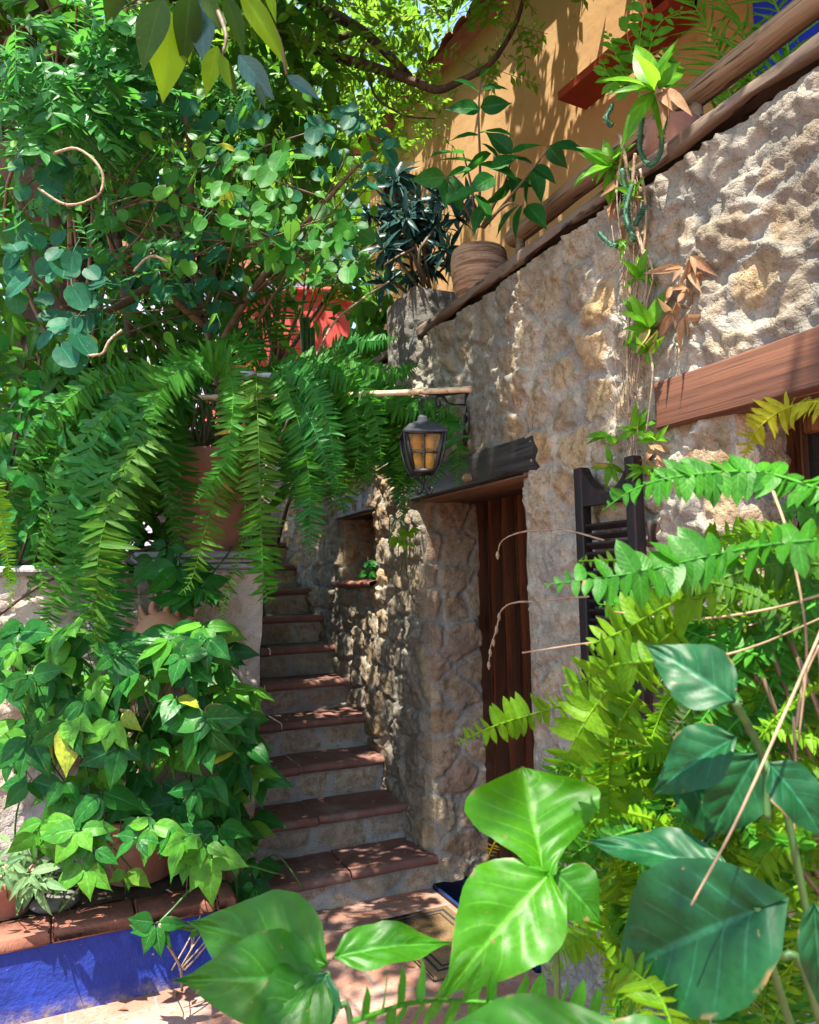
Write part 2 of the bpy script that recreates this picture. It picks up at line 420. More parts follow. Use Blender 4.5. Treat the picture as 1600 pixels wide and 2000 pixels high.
M_soil = clay('soil', (.03, .02, .013), (.05, .035, .022), (.02, .013, .01), .98, 14, 1.0)
M_blue = clay('blue_plaster', (.010, .020, .22), (.014, .034, .34), (.05, .06, .2), .6, 5, 1.0, .5)
k = NT('blue_plaster_worn'); M_blue = k.m; n = k.noise(5, 6, .65); z_ = k.n('SeparateXYZ'); k.l(k.pos(), z_.inputs[0])
c = k.mix(k.rmp(n, .3, .7), (.005, .019, .15), (.010, .032, .25)); c = k.mix(k.rmp(k.noise(2.2, 6, .7), .52, .66, 0, .5), c, (.03, .05, .26))
c = k.mix(k.rmp(k.noise(38, 4, .65), .70, .74), c, (.25, .25, .28))
c = k.mix(k.math('MULTIPLY', k.rmp(z_.outputs[2], .07, .0), k.rmp(k.noise(16, 5, .7), .38, .62, .1, .85)), c, (.20, .155, .12))
k.set(c, .65, k.bump(k.noise(30, 5, .65), 1.0, .008, k.bump(n, .5, .02)), .3)
M_bluef = clay('far_blue_plaster', (.012, .03, .42), (.015, .04, .50), (.02, .04, .3), .6, 5, .4, .2)
M_thr = clay('blue_threshold', (.006, .02, .07), (.012, .035, .13), (.02, .03, .05), .5, 9, .4)
M_ochre = clay('ochre_plaster', (.35, .20, .085), (.42, .26, .115), (.27, .15, .065), .95, 1.4, .6, .5)
M_redw = clay('red_plaster', (.50, .07, .06), (.60, .10, .085), (.45, .09, .08), .9, 2, .3, .3)
M_pale = clay('pale_plaster', (.42, .40, .48), (.52, .50, .58), (.35, .33, .4), .9, 2, .3, .3)
M_redo = clay('red_opening_paint', (.22, .035, .015), (.28, .05, .02), (.16, .03, .015), .7, 4, .2)
M_roof = clay('roof_tile', (.22, .09, .05), (.32, .15, .08), (.12, .08, .06), .9, 8, .6)
M_cap = clay('grey_cap_stone', (.30, .29, .28), (.40, .38, .36), (.20, .19, .19), .9, 7, .7)
M_mask = clay('sun_face_clay', (.48, .22, .12), (.56, .28, .16), (.40, .18, .10), .8, 8, .3)
M_rock = clay('river_rock', (.10, .095, .09), (.16, .15, .14), (.07, .065, .06), .9, 9, .6)
def plain(name, c, rough=.5, metal=0, spec=.5):
    k = NT(name); n = k.noise(30, 4); return k.set(k.mix(k.rmp(n, .35, .7), c, [x*.6 for x in c]), k.rmp(n, .3, .7, rough-.1, rough+.15), k.bump(n, .2, .003), spec, metal)
M_iron = plain('black_iron', (.022, .021, .022), .5, .3)
M_ironr = plain('rusty_iron', (.055, .032, .022), .7, .2)
M_hood = plain('lantern_hood_iron', (.045, .05, .058), .5, .4)
M_void = plain('dark_interior', (.008, .007, .006), .9)  # near-black colour stands in for shade inside openings and hollows
M_bulb = plain('amber_glass_bulb', (.75, .48, .07), .25)
k = NT('old_glass'); k.p.inputs['Base Color'].default_value = (.5, .33, .14, 1); k.p.inputs['Roughness'].default_value = .12
tr_ = k.n('BsdfTransparent'); tr_.inputs[0].default_value = (.85, .68, .4, 1); mx_ = k.n('MixShader')
k.l(k.rmp(k.noise(25, 3), .3, .7, .62, .88), mx_.inputs[0]); k.l(k.p.outputs[0], mx_.inputs[1]); k.l(tr_.outputs[0], mx_.inputs[2]); k.l(mx_.outputs[0], k.out.inputs[0]); M_glass = k.m
k = NT('window_glass'); M_pane = k.set((.01, .012, .012), .05, None, .6)

# floor: square clay tiles
k = NT('floor_tiles'); br = k.n('TexBrick'); k.l(k.pos(), br.inputs['Vector']); br.offset = 0.5
br.inputs['Scale'].default_value = 1; br.inputs['Brick Width'].default_value = .30; br.inputs['Row Height'].default_value = .30
br.inputs['Mortar Size'].default_value = .006; br.inputs['Mortar Smooth'].default_value = .4; br.inputs['Bias'].default_value = 0
br.inputs['Color1'].default_value = (.22, .10, .07, 1); br.inputs['Color2'].default_value = (.30, .15, .10, 1); br.inputs['Mortar'].default_value = (.16, .15, .14, 1)
c = k.mix(k.rmp(k.noise(5, 5, .65), .4, .7, 0, .7), br.outputs[0], (.34, .24, .2)); c = k.mix(k.rmp(k.noise(60, 3), .55, .72, 0, .6), c, (.09, .05, .04))
M_floor = k.set(c, .8, k.bump(br.outputs[1], -.5, .004, k.bump(k.noise(40, 4), .3, .004)), .25)
# mat
k = NT('coir'); n = k.noise(160, 2, .5); M_coir = k.set(k.mix(k.rmp(n, .35, .65), (.14, .09, .045), (.24, .16, .08)), .98, k.bump(n, 1, .006), .05)
k = NT('mat_black'); M_matb = k.set((.015, .014, .016), .95)

# foliage
G_fern = leaf_mat('fern_green', (.020, .13, .022), (.055, .235, .028), (.13, .46, .025), rough=.45, tfac=.32, nv=5, veinw=.35, old=(.30, .17, .03))
G_fernd = leaf_mat('fern_blue_green', (.014, .11, .032), (.032, .20, .048), (.07, .38, .04), rough=.42, tfac=.28, nv=5, veinw=.35)
G_ferno = leaf_mat('fern_olive', (.028, .11, .014), (.065, .175, .018), (.18, .38, .02), rough=.5, tfac=.35, nv=5, veinw=.35, old=(.30, .16, .03))
G_ferny = leaf_mat('fern_yellow_green', (.06, .19, .012), (.15, .30, .016), (.36, .62, .022), rough=.45, tfac=.42, nv=5, veinw=.3, old=(.40, .22, .05))
G_yel = leaf_mat('fern_yellow', (.32, .33, .02), (.42, .38, .03), (.6, .55, .04), rough=.5, tfac=.42, nv=5, veinw=.3)
G_shrub = leaf_mat('shrub_green', (.008, .075, .020), (.026, .165, .032), (.09, .40, .03), vein=(.07, .26, .09), rough=.36, tfac=.25, nv=6, old=(.28, .33, .03))
G_shrubl = leaf_mat('shrub_light_green', (.04, .20, .03), (.11, .33, .05), (.25, .52, .05), vein=(.16, .38, .10), rough=.38, tfac=.32, nv=6, old=(.38, .38, .04))
G_teal = leaf_mat('round_leaf_teal', (.010, .085, .050), (.026, .165, .085), (.10, .42, .07), vein=(.06, .23, .14), rough=.5, tfac=.28, nv=5, veinw=.5, pal=True)
G_rnd = leaf_mat('round_leaf_green', (.016, .12, .032), (.05, .22, .045), (.18, .52, .05), vein=(.09, .30, .09), rough=.48, tfac=.33, nv=5, veinw=.5, pal=True)
G_tiny = leaf_mat('pinnate_green', (.022, .13, .035), (.06, .25, .06), (.16, .50, .06), rough=.35, tfac=.32, nv=3, veinw=.2)
G_can = leaf_mat('canopy_green', (.05, .14, .015), (.11, .22, .025), (.32, .55, .04), rough=.5, tfac=.45, nv=3, veinw=.15)
G_back = leaf_mat('back_green', (.015, .085, .015), (.05, .17, .02), (.14, .38, .03), rough=.45, tfac=.33, nv=4, veinw=.25)
G_lime = leaf_mat('lime_green', (.09, .26, .012), (.18, .38, .02), (.42, .72, .03), rough=.4, tfac=.42, nv=4, veinw=.3)
G_palm = leaf_mat('palm_green', (.03, .11, .015), (.08, .19, .02), (.25, .45, .03), rough=.45, tfac=.35, nv=1, veinw=.2)
G_dark = leaf_mat('dark_lance_green', (.010, .045, .040), (.03, .095, .085), (.04, .12, .05), rough=.35, tfac=.12, nv=1, veinw=.25)
G_big = leaf_mat('big_leaf_green', (.018, .125, .010), (.035, .18, .014), (.13, .44, .015), vein=(.06, .25, .03), rough=.44, tfac=.36, nv=6, veinw=.7, spec=.25)
G_bigs = leaf_mat('big_leaf_bright', (.038, .20, .006), (.05, .24, .009), (.19, .58, .010), vein=(.13, .38, .03), rough=.40, tfac=.42, nv=7, veinw=.6, spec=.22)
G_bigd = leaf_mat('big_leaf_teal', (.004, .060, .030), (.010, .095, .042), (.02, .17, .04), vein=(.022, .14, .065), rough=.46, tfac=.18, nv=6, veinw=.7, spec=.25)
G_mgd = leaf_mat('hanging_leaf_dark', (.030, .075, .018), (.05, .11, .025), (.14, .26, .012), rough=.42, tfac=.40, nv=8, veinw=.3)  # darker copy of the hanging leaf, shade put into its colour
G_mgl = leaf_mat('hanging_leaf_lit', (.14, .30, .010), (.2, .38, .015), (.70, .92, .02), rough=.42, tfac=.55, nv=8, veinw=.3)  # sunlit copy of the same leaf, backlight put into its colour
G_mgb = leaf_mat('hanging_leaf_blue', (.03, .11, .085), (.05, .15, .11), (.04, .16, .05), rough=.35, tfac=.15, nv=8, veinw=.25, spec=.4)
G_brom = leaf_mat('bromeliad_green', (.06, .24, .020), (.13, .34, .03), (.34, .65, .03), rough=.38, tfac=.4, nv=1, veinw=.35, old=(.4, .3, .1))
G_dry = leaf_mat('dry_leaf', (.36, .18, .09), (.46, .28, .16), (.5, .28, .12), rough=.7, tfac=.3, nv=3, veinw=.2)
M_stem = plain('green_stem', (.05, .13, .03), .5)
M_stemb = plain('brown_stem', (.13, .085, .045), .7)
M_cact = plain('cactus_green', (.02, .10, .045), .7)
M_dryv = plain('dry_vine', (.30, .20, .12), .85)
# ================================================================ SETTING
g = MB(); n_ = 2
g.grid(A([[[x, y, 0] for y in (-60, 60)] for x in (-60, 60)]))
tag(g.build('courtyard_floor', M_floor, origin=(0, 0, 0)), None, None, None, 'structure')

# ---------------------------------------------------------------- stone house with its long rubble wall
house = thing('stone_house', (0, 2.0, 0), 'rubble stone house wall with a dark plank door, black lintels and a louvred shutter', 'house')
def seg(a, b, d): return np.linspace(a, b, max(2, int(abs(b-a)/d)+1))
DY0, DY1, DZ = 2.585, 3.50, 1.898       # door opening
WY0, WY1, WZ0, WZ1 = .45, 1.53, .95, 1.928   # window opening
NY0, NY1, NZ0, NZ1 = 4.17, 4.74, 1.49, 1.90  # niche
ys = np.unique(np.concatenate([seg(-.5, WY0, .02), seg(WY0, WY1, .012), seg(WY1, DY0, .009), seg(DY0, DY1, .010), seg(DY1, NY0, .010), seg(NY0, NY1, .012), seg(NY1, 6.2, .014), seg(6.2, 9, .03)]))
zs = np.unique(np.concatenate([seg(-.06, WZ0, .0115), seg(WZ0, NZ0, .0105), seg(NZ0, DZ, .0105), seg(DZ, NZ1, .01), seg(NZ1, WZ1, .01), seg(WZ1, 2.712, .0095)]))
def rub(u, v, seed, cw=.19, ch=.145, amp=1.0, mort=.0, crisp=0.0):
    e, i = stones(u, v, cw, ch, seed); tilt = stones.tilt
    f1 = fbm(u*7, v*7, seed+4, 4); f2 = fbm(u*24, v*24, seed+6, 3)
    f3 = fbm(u*52, v*52, seed+7, 2)
    mm = 1-sst(.05, .32, e+.55*(f1-.47)+.22*(f2-.45)-mort); mm = mm*(1-crisp)+crisp*(1-sst(.07, .15, e+.16*(f1-.47)+.10*(f2-.45)))
    sm = sst(.43, .56, fbm(u*2.6, v*2.6, seed+8, 3)); mm = np.maximum(mm, sm*.85*(1-np.asarray(crisp)))
    rg = 1-np.abs(2*fbm(u*7, v*12, seed+12, 3)-.9)*1.6; rg = np.clip(rg, 0, 1)**3
    h = (1-mm)*(.004+.018*i+.04*tilt+crisp*.012)+.022*rg*(.4+.6*mm)*(1-.6*crisp)+.036*(f1-.47)+.030*(fbm(u*15, v*15, seed+15, 3)-.45)+.052*np.abs(f2-.45)*(1-.5*(1-mm))+.022*(f3-.37)*(.5+f1)
    # trowelled ripples of the mortar smeared between the stones
    h = h+mm*.013*np.sin((v+.25*u+.10*f1*3)*62+f2*7)*sst(.4, .6, f1)
    return h*amp, i, mm
Yg, Zg = np.meshgrid(ys, zs, indexing='ij')
h, sid, mm = rub(Yg, Zg, 3.0, mort=-.10*sst(2.6, 2.3, Yg)*sst(2.0, 1.8, Zg), crisp=np.maximum(.9*sst(3.1, 3.5, Yg)*sst(2.5, 1.95, Zg+.3*(fbm(Yg*3, Zg*3, 5, 2)-.4)), .42*sst(.35, .6, fbm(Yg*2+7, Zg*2, 4, 2))))
def near(v, e, w_=.045): return np.clip(1-np.abs(v-e)/w_, 0, 1)
def cj(z, s): return .022*(fbm(z*9, z*0+s, 2, 3)-.45)
fade = np.zeros_like(h); dY = np.zeros_like(h)
for (a, b, z0, z1, s) in ((DY0, DY1, -1, DZ, 1.), (WY0, WY1, WZ0, WZ1, 2.), (NY0, NY1, NZ0, NZ1, 3.)):
    inz = ((Zg >= z0-.02) & (Zg <= z1+.02)).astype(float)
    for e, q in ((a, 0), (b, .5)):
        n = near(Yg, e)*inz; fade = np.maximum(fade, n); dY += n*cj(Zg, s+q)
    iny = ((Yg >= a-.02) & (Yg <= b+.02)).astype(float)
    for e in (z0, z1): fade = np.maximum(fade, near(Zg, e, .03)*iny)
P = np.stack([-(h*(1-fade)+.004*(1-fade)), Yg+dY, Zg], -1)
yc = (ys[:-1]+ys[1:])/2; zc = (zs[:-1]+zs[1:])/2
Yc, Zc = np.meshgrid(yc, zc, indexing='ij'); keep = np.ones_like(Yc, bool)
for (a, b, z0, z1) in ((DY0, DY1, -1, DZ), (WY0, WY1, WZ0, WZ1), (NY0, NY1, NZ0, NZ1)):
    keep &= ~((Yc > a) & (Yc < b) & (Zc > z0) & (Zc < z1))
g = MB(); g.grid(P, np.stack([sid, mm, h*20], -1), keep)
g.build('wall', M_wall, house)
# reveals: stone returns of the openings (grid over depth x and height z)
def reveal(name, ye, q, z0, z1, depth, seed, mat, flip=1):
    xs = seg(0, depth, .010); z = seg(z0, z1, .010)
    X, Z = np.meshgrid(xs, z, indexing='ij')
    h, i, m_ = rub(X*.9+seed, Z, seed, .19, .145, .8, .0, .9)
    f = np.clip(X/.045, 0, 1)
    y = ye+cj(Z, q)*(1-.6*f)-flip*h*f
    b = MB(); b.grid(np.stack([X, y, Z], -1), np.stack([i, m_, h], -1)); return b.build(name, mat, house)
reveal('door_reveal', DY1, 1.5, -.05, DZ, .30, 5., M_jamb)
reveal('door_reveal', DY0, 1.0, -.05, DZ, .30, 6., M_jamb, -1)
reveal('window_reveal', WY1, 2.5, WZ0, WZ1, .24, 7., M_jamb)
reveal('niche_reveal', NY1, 3.5, NZ0, NZ1, .22, 8., M_jamb)
reveal('niche_reveal', NY0, 3.0, NZ0, NZ1, .22, 9., M_jamb, -1)
yy = seg(NY0-.03, NY1+.03, .012); zz = seg(NZ0-.02, NZ1, .012); Y2, Z2 = np.meshgrid(yy, zz, indexing='ij'); h, i, m_ = rub(Y2*.8+2, Z2, 14., .3, .25)
g = MB(); g.grid(np.stack([.21-h, Y2, Z2], -1), np.stack([i, m_*.4, h], -1)); g.build('niche_back', M_jamb, house)
# core of the wall behind the face
g = MB()
for (a, b, z0, z1) in ((WY1+.03, DY0-.03, 0, 2.69), (DY1+.03, NY0-.04, 0, 2.69), (NY1+.04, 9, 0, 2.69), (DY0-.03, DY1+.03, 2.05, 2.69), (NY0-.04, NY1+.04, 2.05, 2.69),
                       (NY0-.04, NY1+.04, 0, 1.44), (-.5, WY1+.03, 2.08, 2.69), (-.5, WY0-.03, 0, 2.08), (WY0-.03, WY1+.03, 0, WZ0-.05)):
    g.box(.07, .31, a, b, z0, z1)
g.build('wall_core', M_jamb, house, smooth=False)
g = MB(); g.box(.325, 6, -4, 9, -.02, 2.25); g.build('terrace_slab', M_jamb, house, smooth=False)
# parapet coping: long rounded cement lip
yq = np.linspace(-.8, 9, 420); g = MB(); prof = []
for t in np.linspace(0, math.pi, 9): prof.append((-.006-.024*math.sin(t)**.35, 2.764-.020*np.sign(math.cos(t))*abs(math.cos(t))**.4))
prof.append((.30, 2.79)); prof.append((.30, 2.70))
P = np.zeros((len(yq), len(prof), 3))
for i, (x, z) in enumerate(prof):
    P[:, i, 0] = x+.030*(fbm(yq*6, yq*0+i*.35, 3, 4)-.45); P[:, i, 1] = yq; P[:, i, 2] = z+.030*(fbm(yq*3.5, yq*0+i*.25, 8, 4)-.45)
g.grid(P[:, ::-1]); g.build('parapet_coping', M_cop, house)
# raised end pier
def rough_box(b, x0, x1, y0, y1, z0, z1, seed, faces='xyXYZ', amp=1., res=.013, cw=.21, ch=.165):
    """box whose faces are displaced rubble grids; edges stay shut by fading"""
    def g2(o, e1, e2, l1, l2, nrm):
        u = seg(0, l1, res); v = seg(0, l2, res); U, V = np.meshgrid(u, v, indexing='ij')
        h, i, m_ = rub(U+seed*1.7, V+seed, seed, cw, ch, amp)
        f = np.minimum(np.clip(np.minimum(U, l1-U)/.03, 0, 1), np.clip(np.minimum(V, l2-V)/.03, 0, 1))
        Pq = A(o)+U[..., None]*A(e1)+V[..., None]*A(e2)+(h*f)[..., None]*A(nrm)
        b.grid(Pq, np.stack([i, m_, h*20], -1))
    if 'y' in faces: g2((x0, y0, z0), (1, 0, 0), (0, 0, 1), x1-x0, z1-z0, (0, -1, 0))
    if 'Y' in faces: g2((x0, y1, z0), (1, 0, 0), (0, 0, 1), x1-x0, z1-z0, (0, 1, 0))
    if 'x' in faces: g2((x0, y0, z0), (0, 1, 0), (0, 0, 1), y1-y0, z1-z0, (-1, 0, 0))
    if 'X' in faces: g2((x1, y0, z0), (0, 1, 0), (0, 0, 1), y1-y0, z1-z0, (1, 0, 0))
    if 'Z' in faces: g2((x0, y0, z1), (1, 0, 0), (0, 1, 0), x1-x0, y1-y0, (0, 0, 1))
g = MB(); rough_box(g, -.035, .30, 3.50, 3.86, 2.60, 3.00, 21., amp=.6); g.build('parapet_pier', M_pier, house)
# lintels
def beam(x0, x1, y0, y1, z0, z1, bev=.008, res=.03, j=.006):
    b = MB(); yv = seg(y0, y1, res); V = []
    pr = [(x0, z0+bev), (x0+bev, z0), (x1, z0), (x1, z1), (x0+bev, z1), (x0, z1-bev)]
    P = np.zeros((len(yv), len(pr)+1, 3))
    for i, (x, z) in enumerate(pr+pr[:1]):
        q = i % len(pr)
        P[:, i, 0] = x+j*(fbm(yv*4, yv*0+q*.4+y0, 3, 3)-.45); P[:, i, 1] = yv; P[:, i, 2] = z+j*1.6*(fbm(yv*3, yv*0+q*.3+z0, 5, 3)-.45)
    b.grid(P[:, ::-1])
    for e in (0, -1):
        v = P[e, :-1]; b.add(v, [[0, 1, 2, 3], [0, 3, 4, 5]])
    return b
beam(-.045, .30, 2.445, 3.62, 1.903, 2.042).build('lintel', M_char, house)['label'] = 'blackened door lintel beam'
beam(-.03, .29, 2.50, 3.53, 1.886, 1.900, .004).build('lintel_soffit', M_under, house)
beam(-.040, .24, .2, 1.79, 1.93, 2.078).build('lintel', M_winl, house)['label'] = 'red brown window lintel beam'
beam(-.04, .22, 4.12, 4.82, 1.905, 2.05).build('lintel', M_char, house)['label'] = 'blackened niche lintel beam'
g = MB(); yv = seg(4.10, 4.80, .02); pr = [(.2, 1.47), (-.045, 1.455), (-.075, 1.468), (-.08, 1.485), (-.05, 1.497), (.2, 1.505)]
P = np.zeros((len(yv), 6, 3))
for i, (x, z) in enumerate(pr): P[:, i] = np.stack([x+.03*(fbm(yv*5, yv*0+i*.1, 1)-.45)*(x < 0), yv, z+.01*fbm(yv*9, yv*0+i, 2)], 1)
g.grid(P[:, ::-1]); g.build('niche_sill', M_brick, house)
# plank door
g = MB(); npk = 7; pw = (DY1+.02-DY0)/npk
for i in range(npk):
    y0 = DY0-.01+i*pw; g.box(.285+.002*(i % 2), .325, y0+.0025, y0+pw-.0025, .07, DZ+.03, .005)
door = g.build('door', M_door, house)
g = MB(); g.box(.30, .322, DY0-.01, DY1+.01, .06, DZ+.03); g.build('door_backing', M_void, door, smooth=False)
g = MB(); g.box(-.02, .31, DY0-.0, DY1+.0, -.01, .024, .008); g.build('threshold', M_thr, house)
# window: frame and pane in the recess
g = MB()
g.box(.185, .235, WY1-.058, WY1-.002, WZ0, WZ1-.002, .006); g.box(.185, .235, WY0, WY1-.06, WZ1-.055, WZ1-.002, .006); g.box(.185, .235, WY0, WY1-.06, WZ0, WZ0+.06, .006)
for y in (.78, 1.12): g.box(.19, .23, y-.02, y+.02, WZ0+.062, WZ1-.057, .005)
wf = g.build('window_frame', M_wfr, house)
g = MB(); g.box(.208, .214, WY0, WY1-.05, WZ0+.05, WZ1-.05); g.build('pane', M_pane, wf, smooth=False)
g = MB(); g.box(.30, .318, WY0-.1, WY1+.05, WZ0-.1, WZ1+.06); g.build('window_backing', M_void, wf, smooth=False)
# louvred shutter folded back on the wall
SZ0, SZ1 = .72, 1.86
SY1, SY0 = onx(1122, 1000, -.095)[1], onx(1240, 1000, -.095)[1]
g = MB(); g.box(-.095, -.055, SY1-.042, SY1, SZ0, SZ1, .004); g.box(-.095, -.055, SY0, SY0+.042, SZ0, SZ1, .004)
g.box(-.092, -.058, SY0+.043, SY1-.043, SZ0+.02, SZ0+.11, .004); g.box(-.092, -.058, SY0+.043, SY1-.043, 1.18, 1.235, .004)
yv = seg(SY0+.043, SY1-.043, .012); P = np.zeros((len(yv), 5, 3)); t = (yv-yv[0])/(yv[-1]-yv[0])
top = SZ1-.005-.075*np.sin(t*math.pi)**.8-.035*(1-t)
for i, (x, q) in enumerate(((-.092, 0), (-.092, 1), (-.058, 1), (-.058, 0), (-.092, 0))):
    P[:, i] = np.stack([yv*0+x, yv, top if q else yv*0+1.728], 1)
g.grid(P)
sh = g.build('shutter', M_shut, house, smooth=False)
for z0, z1 in ((SZ0+.13, 1.17), (1.25, 1.655)):
    for z in np.arange(z0, z1, .031):
        g = MB(); g.box(-.090, -.060, SY0+.043, SY1-.043, z, z+.009, .002, Matrix.Rotation(R(35), 4, 'Y')); g.build('louvre', M_shut, sh, smooth=False)
for z in (1.0, 1.62):
    g = MB(); g.tube([(-.05, SY0-.012, z-.04), (-.05, SY0-.012, z+.04)], .008, 8); g.box(-.055, .02, SY0-.02, SY0-.006, z-.03, z+.03, .003); g.build('hinge', M_ironr, sh)

# ---------------------------------------------------------------- staircase
stair = thing('stone_staircase', (-.5, 3.5, 0), 'narrow stone staircase with dark red clay treads climbing along the house wall', 'staircase')
RI, RU, SY, SZ = .1851, .2823, 3.4918, .1549
for kk in range(13):
    y, z = SY+RU*kk, SZ+RI*kk
    # tread: slab with rounded nose
    xv = seg(-1.02, .005, .03); pr = [(y+RU+.02, z), (y+.02, z)]
    for t in np.linspace(.5, -.5, 7): pr.append((y-.004-.022*math.cos(t*math.pi), z-.0225+.0225*math.sin(t*math.pi)))
    pr += [(y+.03, z-.046)]
    P = np.zeros((len(xv), len(pr), 3)); jx = -.50+.16*(h2(A([kk*1.]), A([2.]), 1)[0]-.5)
    sag = .012*(fbm(xv*2.2, xv*0+kk, 4, 3)-.45)
    for i, (a, b) in enumerate(pr): P[:, i] = np.stack([xv, a+.010*(fbm(xv*3, xv*0+kk+7, 4, 3)-.45)*(i > 0), b+sag*(1 if i < 9 else .5)+.003*(fbm(xv*20, xv*0+i, 2, 2)-.4)], 1)
    g = MB(); c_ = int(np.searchsorted(xv, jx)); P[c_:, :, 2] += .0035; P[c_:, :, 1] += .004; L_ = P[:c_].copy(); L_[-1, :, 0] = jx-.003; Q_ = P[c_:].copy(); Q_[0, :, 0] = jx+.003; g.grid(L_[:, ::-1]); g.grid(Q_[:, ::-1]); g.build('tread', M_tread, stair)
    zb = z-RI if kk else -.02
    xv = seg(-1.02, .02, .011); zv = seg(zb-.004, z-.040, .010); X, Z = np.meshgrid(xv, zv, indexing='ij')
    e, i = stones(X+kk*3.3, (Z-zb)*.92+.012, .31, .19, 40.+kk)
    f1 = fbm(X*9+kk, Z*9, 4., 4); m_ = 1-sst(.10, .20, e+.12*(f1-.47)); m_ = np.maximum(m_, 1-sst(.0, .022, np.minimum(Z-zb, z-.046-Z)))
    h = (1-m_)*(.004+.010*i)+.016*(f1-.47)+.008*(fbm(X*32, Z*32, 9., 3)-.45)
    g = MB(); g.grid(np.stack([X, y+.022-h, Z], -1), np.stack([i, m_, h], -1)); g.build('riser', M_riser, stair)

# ---------------------------------------------------------------- garden wall with its end pillar, left of the stairs
gw = thing('garden_wall', (-1.1, 3.6, 0), 'pinkish sandstone garden wall and pillar end with a grey stone cap beside the stairs', 'garden wall')
g = MB(); u = seg(-1.36, -.82, .011); v = seg(0, 1.555, .011); U, V = np.meshgrid(u, v, indexing='ij')
h, i, m_ = rub(U, V, 31., .34, .30, .42, .10)
edge = np.clip((U+.82)/-.02, 0, 1); batt = -.075*np.clip(1-V/1.5, 0, 1)*np.clip((U+1.36)/.54, 0, 1)
P = np.stack([U+batt+.016*(fbm(V*7, V*0, 3)-.45)*(1-edge), 3.555-h*edge, V], -1)
g.grid(P, np.stack([i, m_, h], -1))
u = seg(3.555, 6.2, .02); U, V = np.meshgrid(u, seg(0, 1.555, .02), indexing='ij'); h, i, m_ = rub(U, V, 32., .3, .25, .5)
f = np.clip((U-3.555)/.03, 0, 1)
g.grid(np.stack([-.82-.075*np.clip(1-V/1.5, 0, 1)+.016*(fbm(V*7, V*0, 3)-.45)*(1-f)+h*f, U, V], -1), np.stack([i, m_, h], -1))
u = seg(-4.5, -1.36, .014); U, V = np.meshgrid(u, seg(0, 1.56, .014), indexing='ij'); h, i, m_ = rub(U, V, 33., .34, .28, .55, .08)
g.grid(np.stack([U, 3.70-h, V], -1), np.stack([i, m_, h], -1))
g.box(-4.5, -1.37, 3.735, 3.95, 0, 1.555); g.box(-1.355, -.86, 3.59, 6.2, 1.30, 1.553); g.box(-1.36, -1.355, 3.6, 6.2, 0, 1.55)
g.build('wall', M_sand, gw)
g = MB(); g.box(-1.40, -.79, 3.515, 4.4, 1.598, 1.648, .018); g.box(-1.38, -.805, 3.535, 4.4, 1.556, 1.596, .012); g.box(-4.5, -1.405, 3.66, 4.0, 1.557, 1.60, .015)
g.build('cap', M_cap, gw)

# ---------------------------------------------------------------- blue planter
pl = thing('blue_planter', (-2.2, 3.12, 0), 'low cobalt blue plastered planter edged with red bricks', 'planter')
g = MB(); u = seg(-4.5, -1.06, .02); v = seg(-.01, .245, .02); U, V = np.meshgrid(u, v, indexing='ij')
g.grid(np.stack([U, 3.12-.006*(fbm(U*6, V*6, 2, 4)-.45)+.012*(1-V/.25)*-1, V], -1)); g.box(-4.5, -1.06, 3.135, 3.2, 0, .243); g.box(-1.10, -1.055, 3.115, 3.55, 0, .244, .01)
g.build('blue_wall', M_blue, pl)
x = -4.5; kk = 0
while x < -1.07:
    ln = .27+.03*random.random(); g = MB()
    g.box(x+.004, min(x+ln, -1.045), 3.098+.006*random.random(), 3.27, .246, .292+.004*random.random(), .008); g.build('edging_brick', M_brick, pl); x += ln
g = MB(); U, V = np.meshgrid(seg(-4.5, -1.1, .04), seg(3.26, 3.72, .04), indexing='ij'); g.grid(np.stack([U, V, .27+.06*fbm(U*6, V*6, 1)], -1)); g.build('soil', M_soil, pl)

# ---------------------------------------------------------------- buildings behind
yh = thing('ochre_house', (1.06, 6.28, 2.2), 'tall ochre plastered house above the terrace with a red painted opening', 'house')
YA = R(-5.0); ye_ = A([math.sin(YA), math.cos(YA), 0]); yn_ = A([-math.cos(YA), math.sin(YA), 0]); YP = at(770, 600, 7.0)
def yp(s_, z, o=0.0): q = YP+ye_*s_+yn_*o; return (q[0], q[1], z)
def yq4(b, s0, s1, z0, z1, o=0):
    b.add([yp(s0, z0, o), yp(s1, z0, o), yp(s1, z1, o), yp(s0, z1, o)], [[0, 1, 2, 3]])
g = MB(); OS0, OS1, OZ0, OZ1 = -3.42, -3.02, 4.40, 5.6; T_ = 5.62; B_ = 2.25
SS = np.unique(np.concatenate([seg(-3.76, OS0, .05), seg(OS0, OS1, .05), seg(OS1, .45, .05)])); ZZ = np.unique(np.concatenate([seg(B_, OZ0, .05), seg(OZ0, OZ1, .05), [T_]]))
P = A([[A(yp(s_, z))+yn_*.03*(fbm(A([s_*1.3]), A([z*1.3]), 5, 3)[0]-.45) for z in ZZ] for s_ in SS])
sc = (SS[:-1]+SS[1:])/2; zc = (ZZ[:-1]+ZZ[1:])/2; Sc, Zc = np.meshgrid(sc, zc, indexing='ij')
g.grid(P, None, ~((Sc > OS0) & (Sc < OS1) & (Zc > OZ0) & (Zc < OZ1)))
yq4(g, -3.76, .45, B_, T_, -3); g.add([yp(.45, B_), yp(.45, B_, -3), yp(.45, T_, -3), yp(.45, T_)], [[0, 1, 2, 3]]); g.add([yp(-3.76, B_), yp(-3.76, B_, -3), yp(-3.76, T_, -3), yp(-3.76, T_)], [[0, 1, 2, 3]])
g.build('wall', M_ochre, yh)
g = MB()
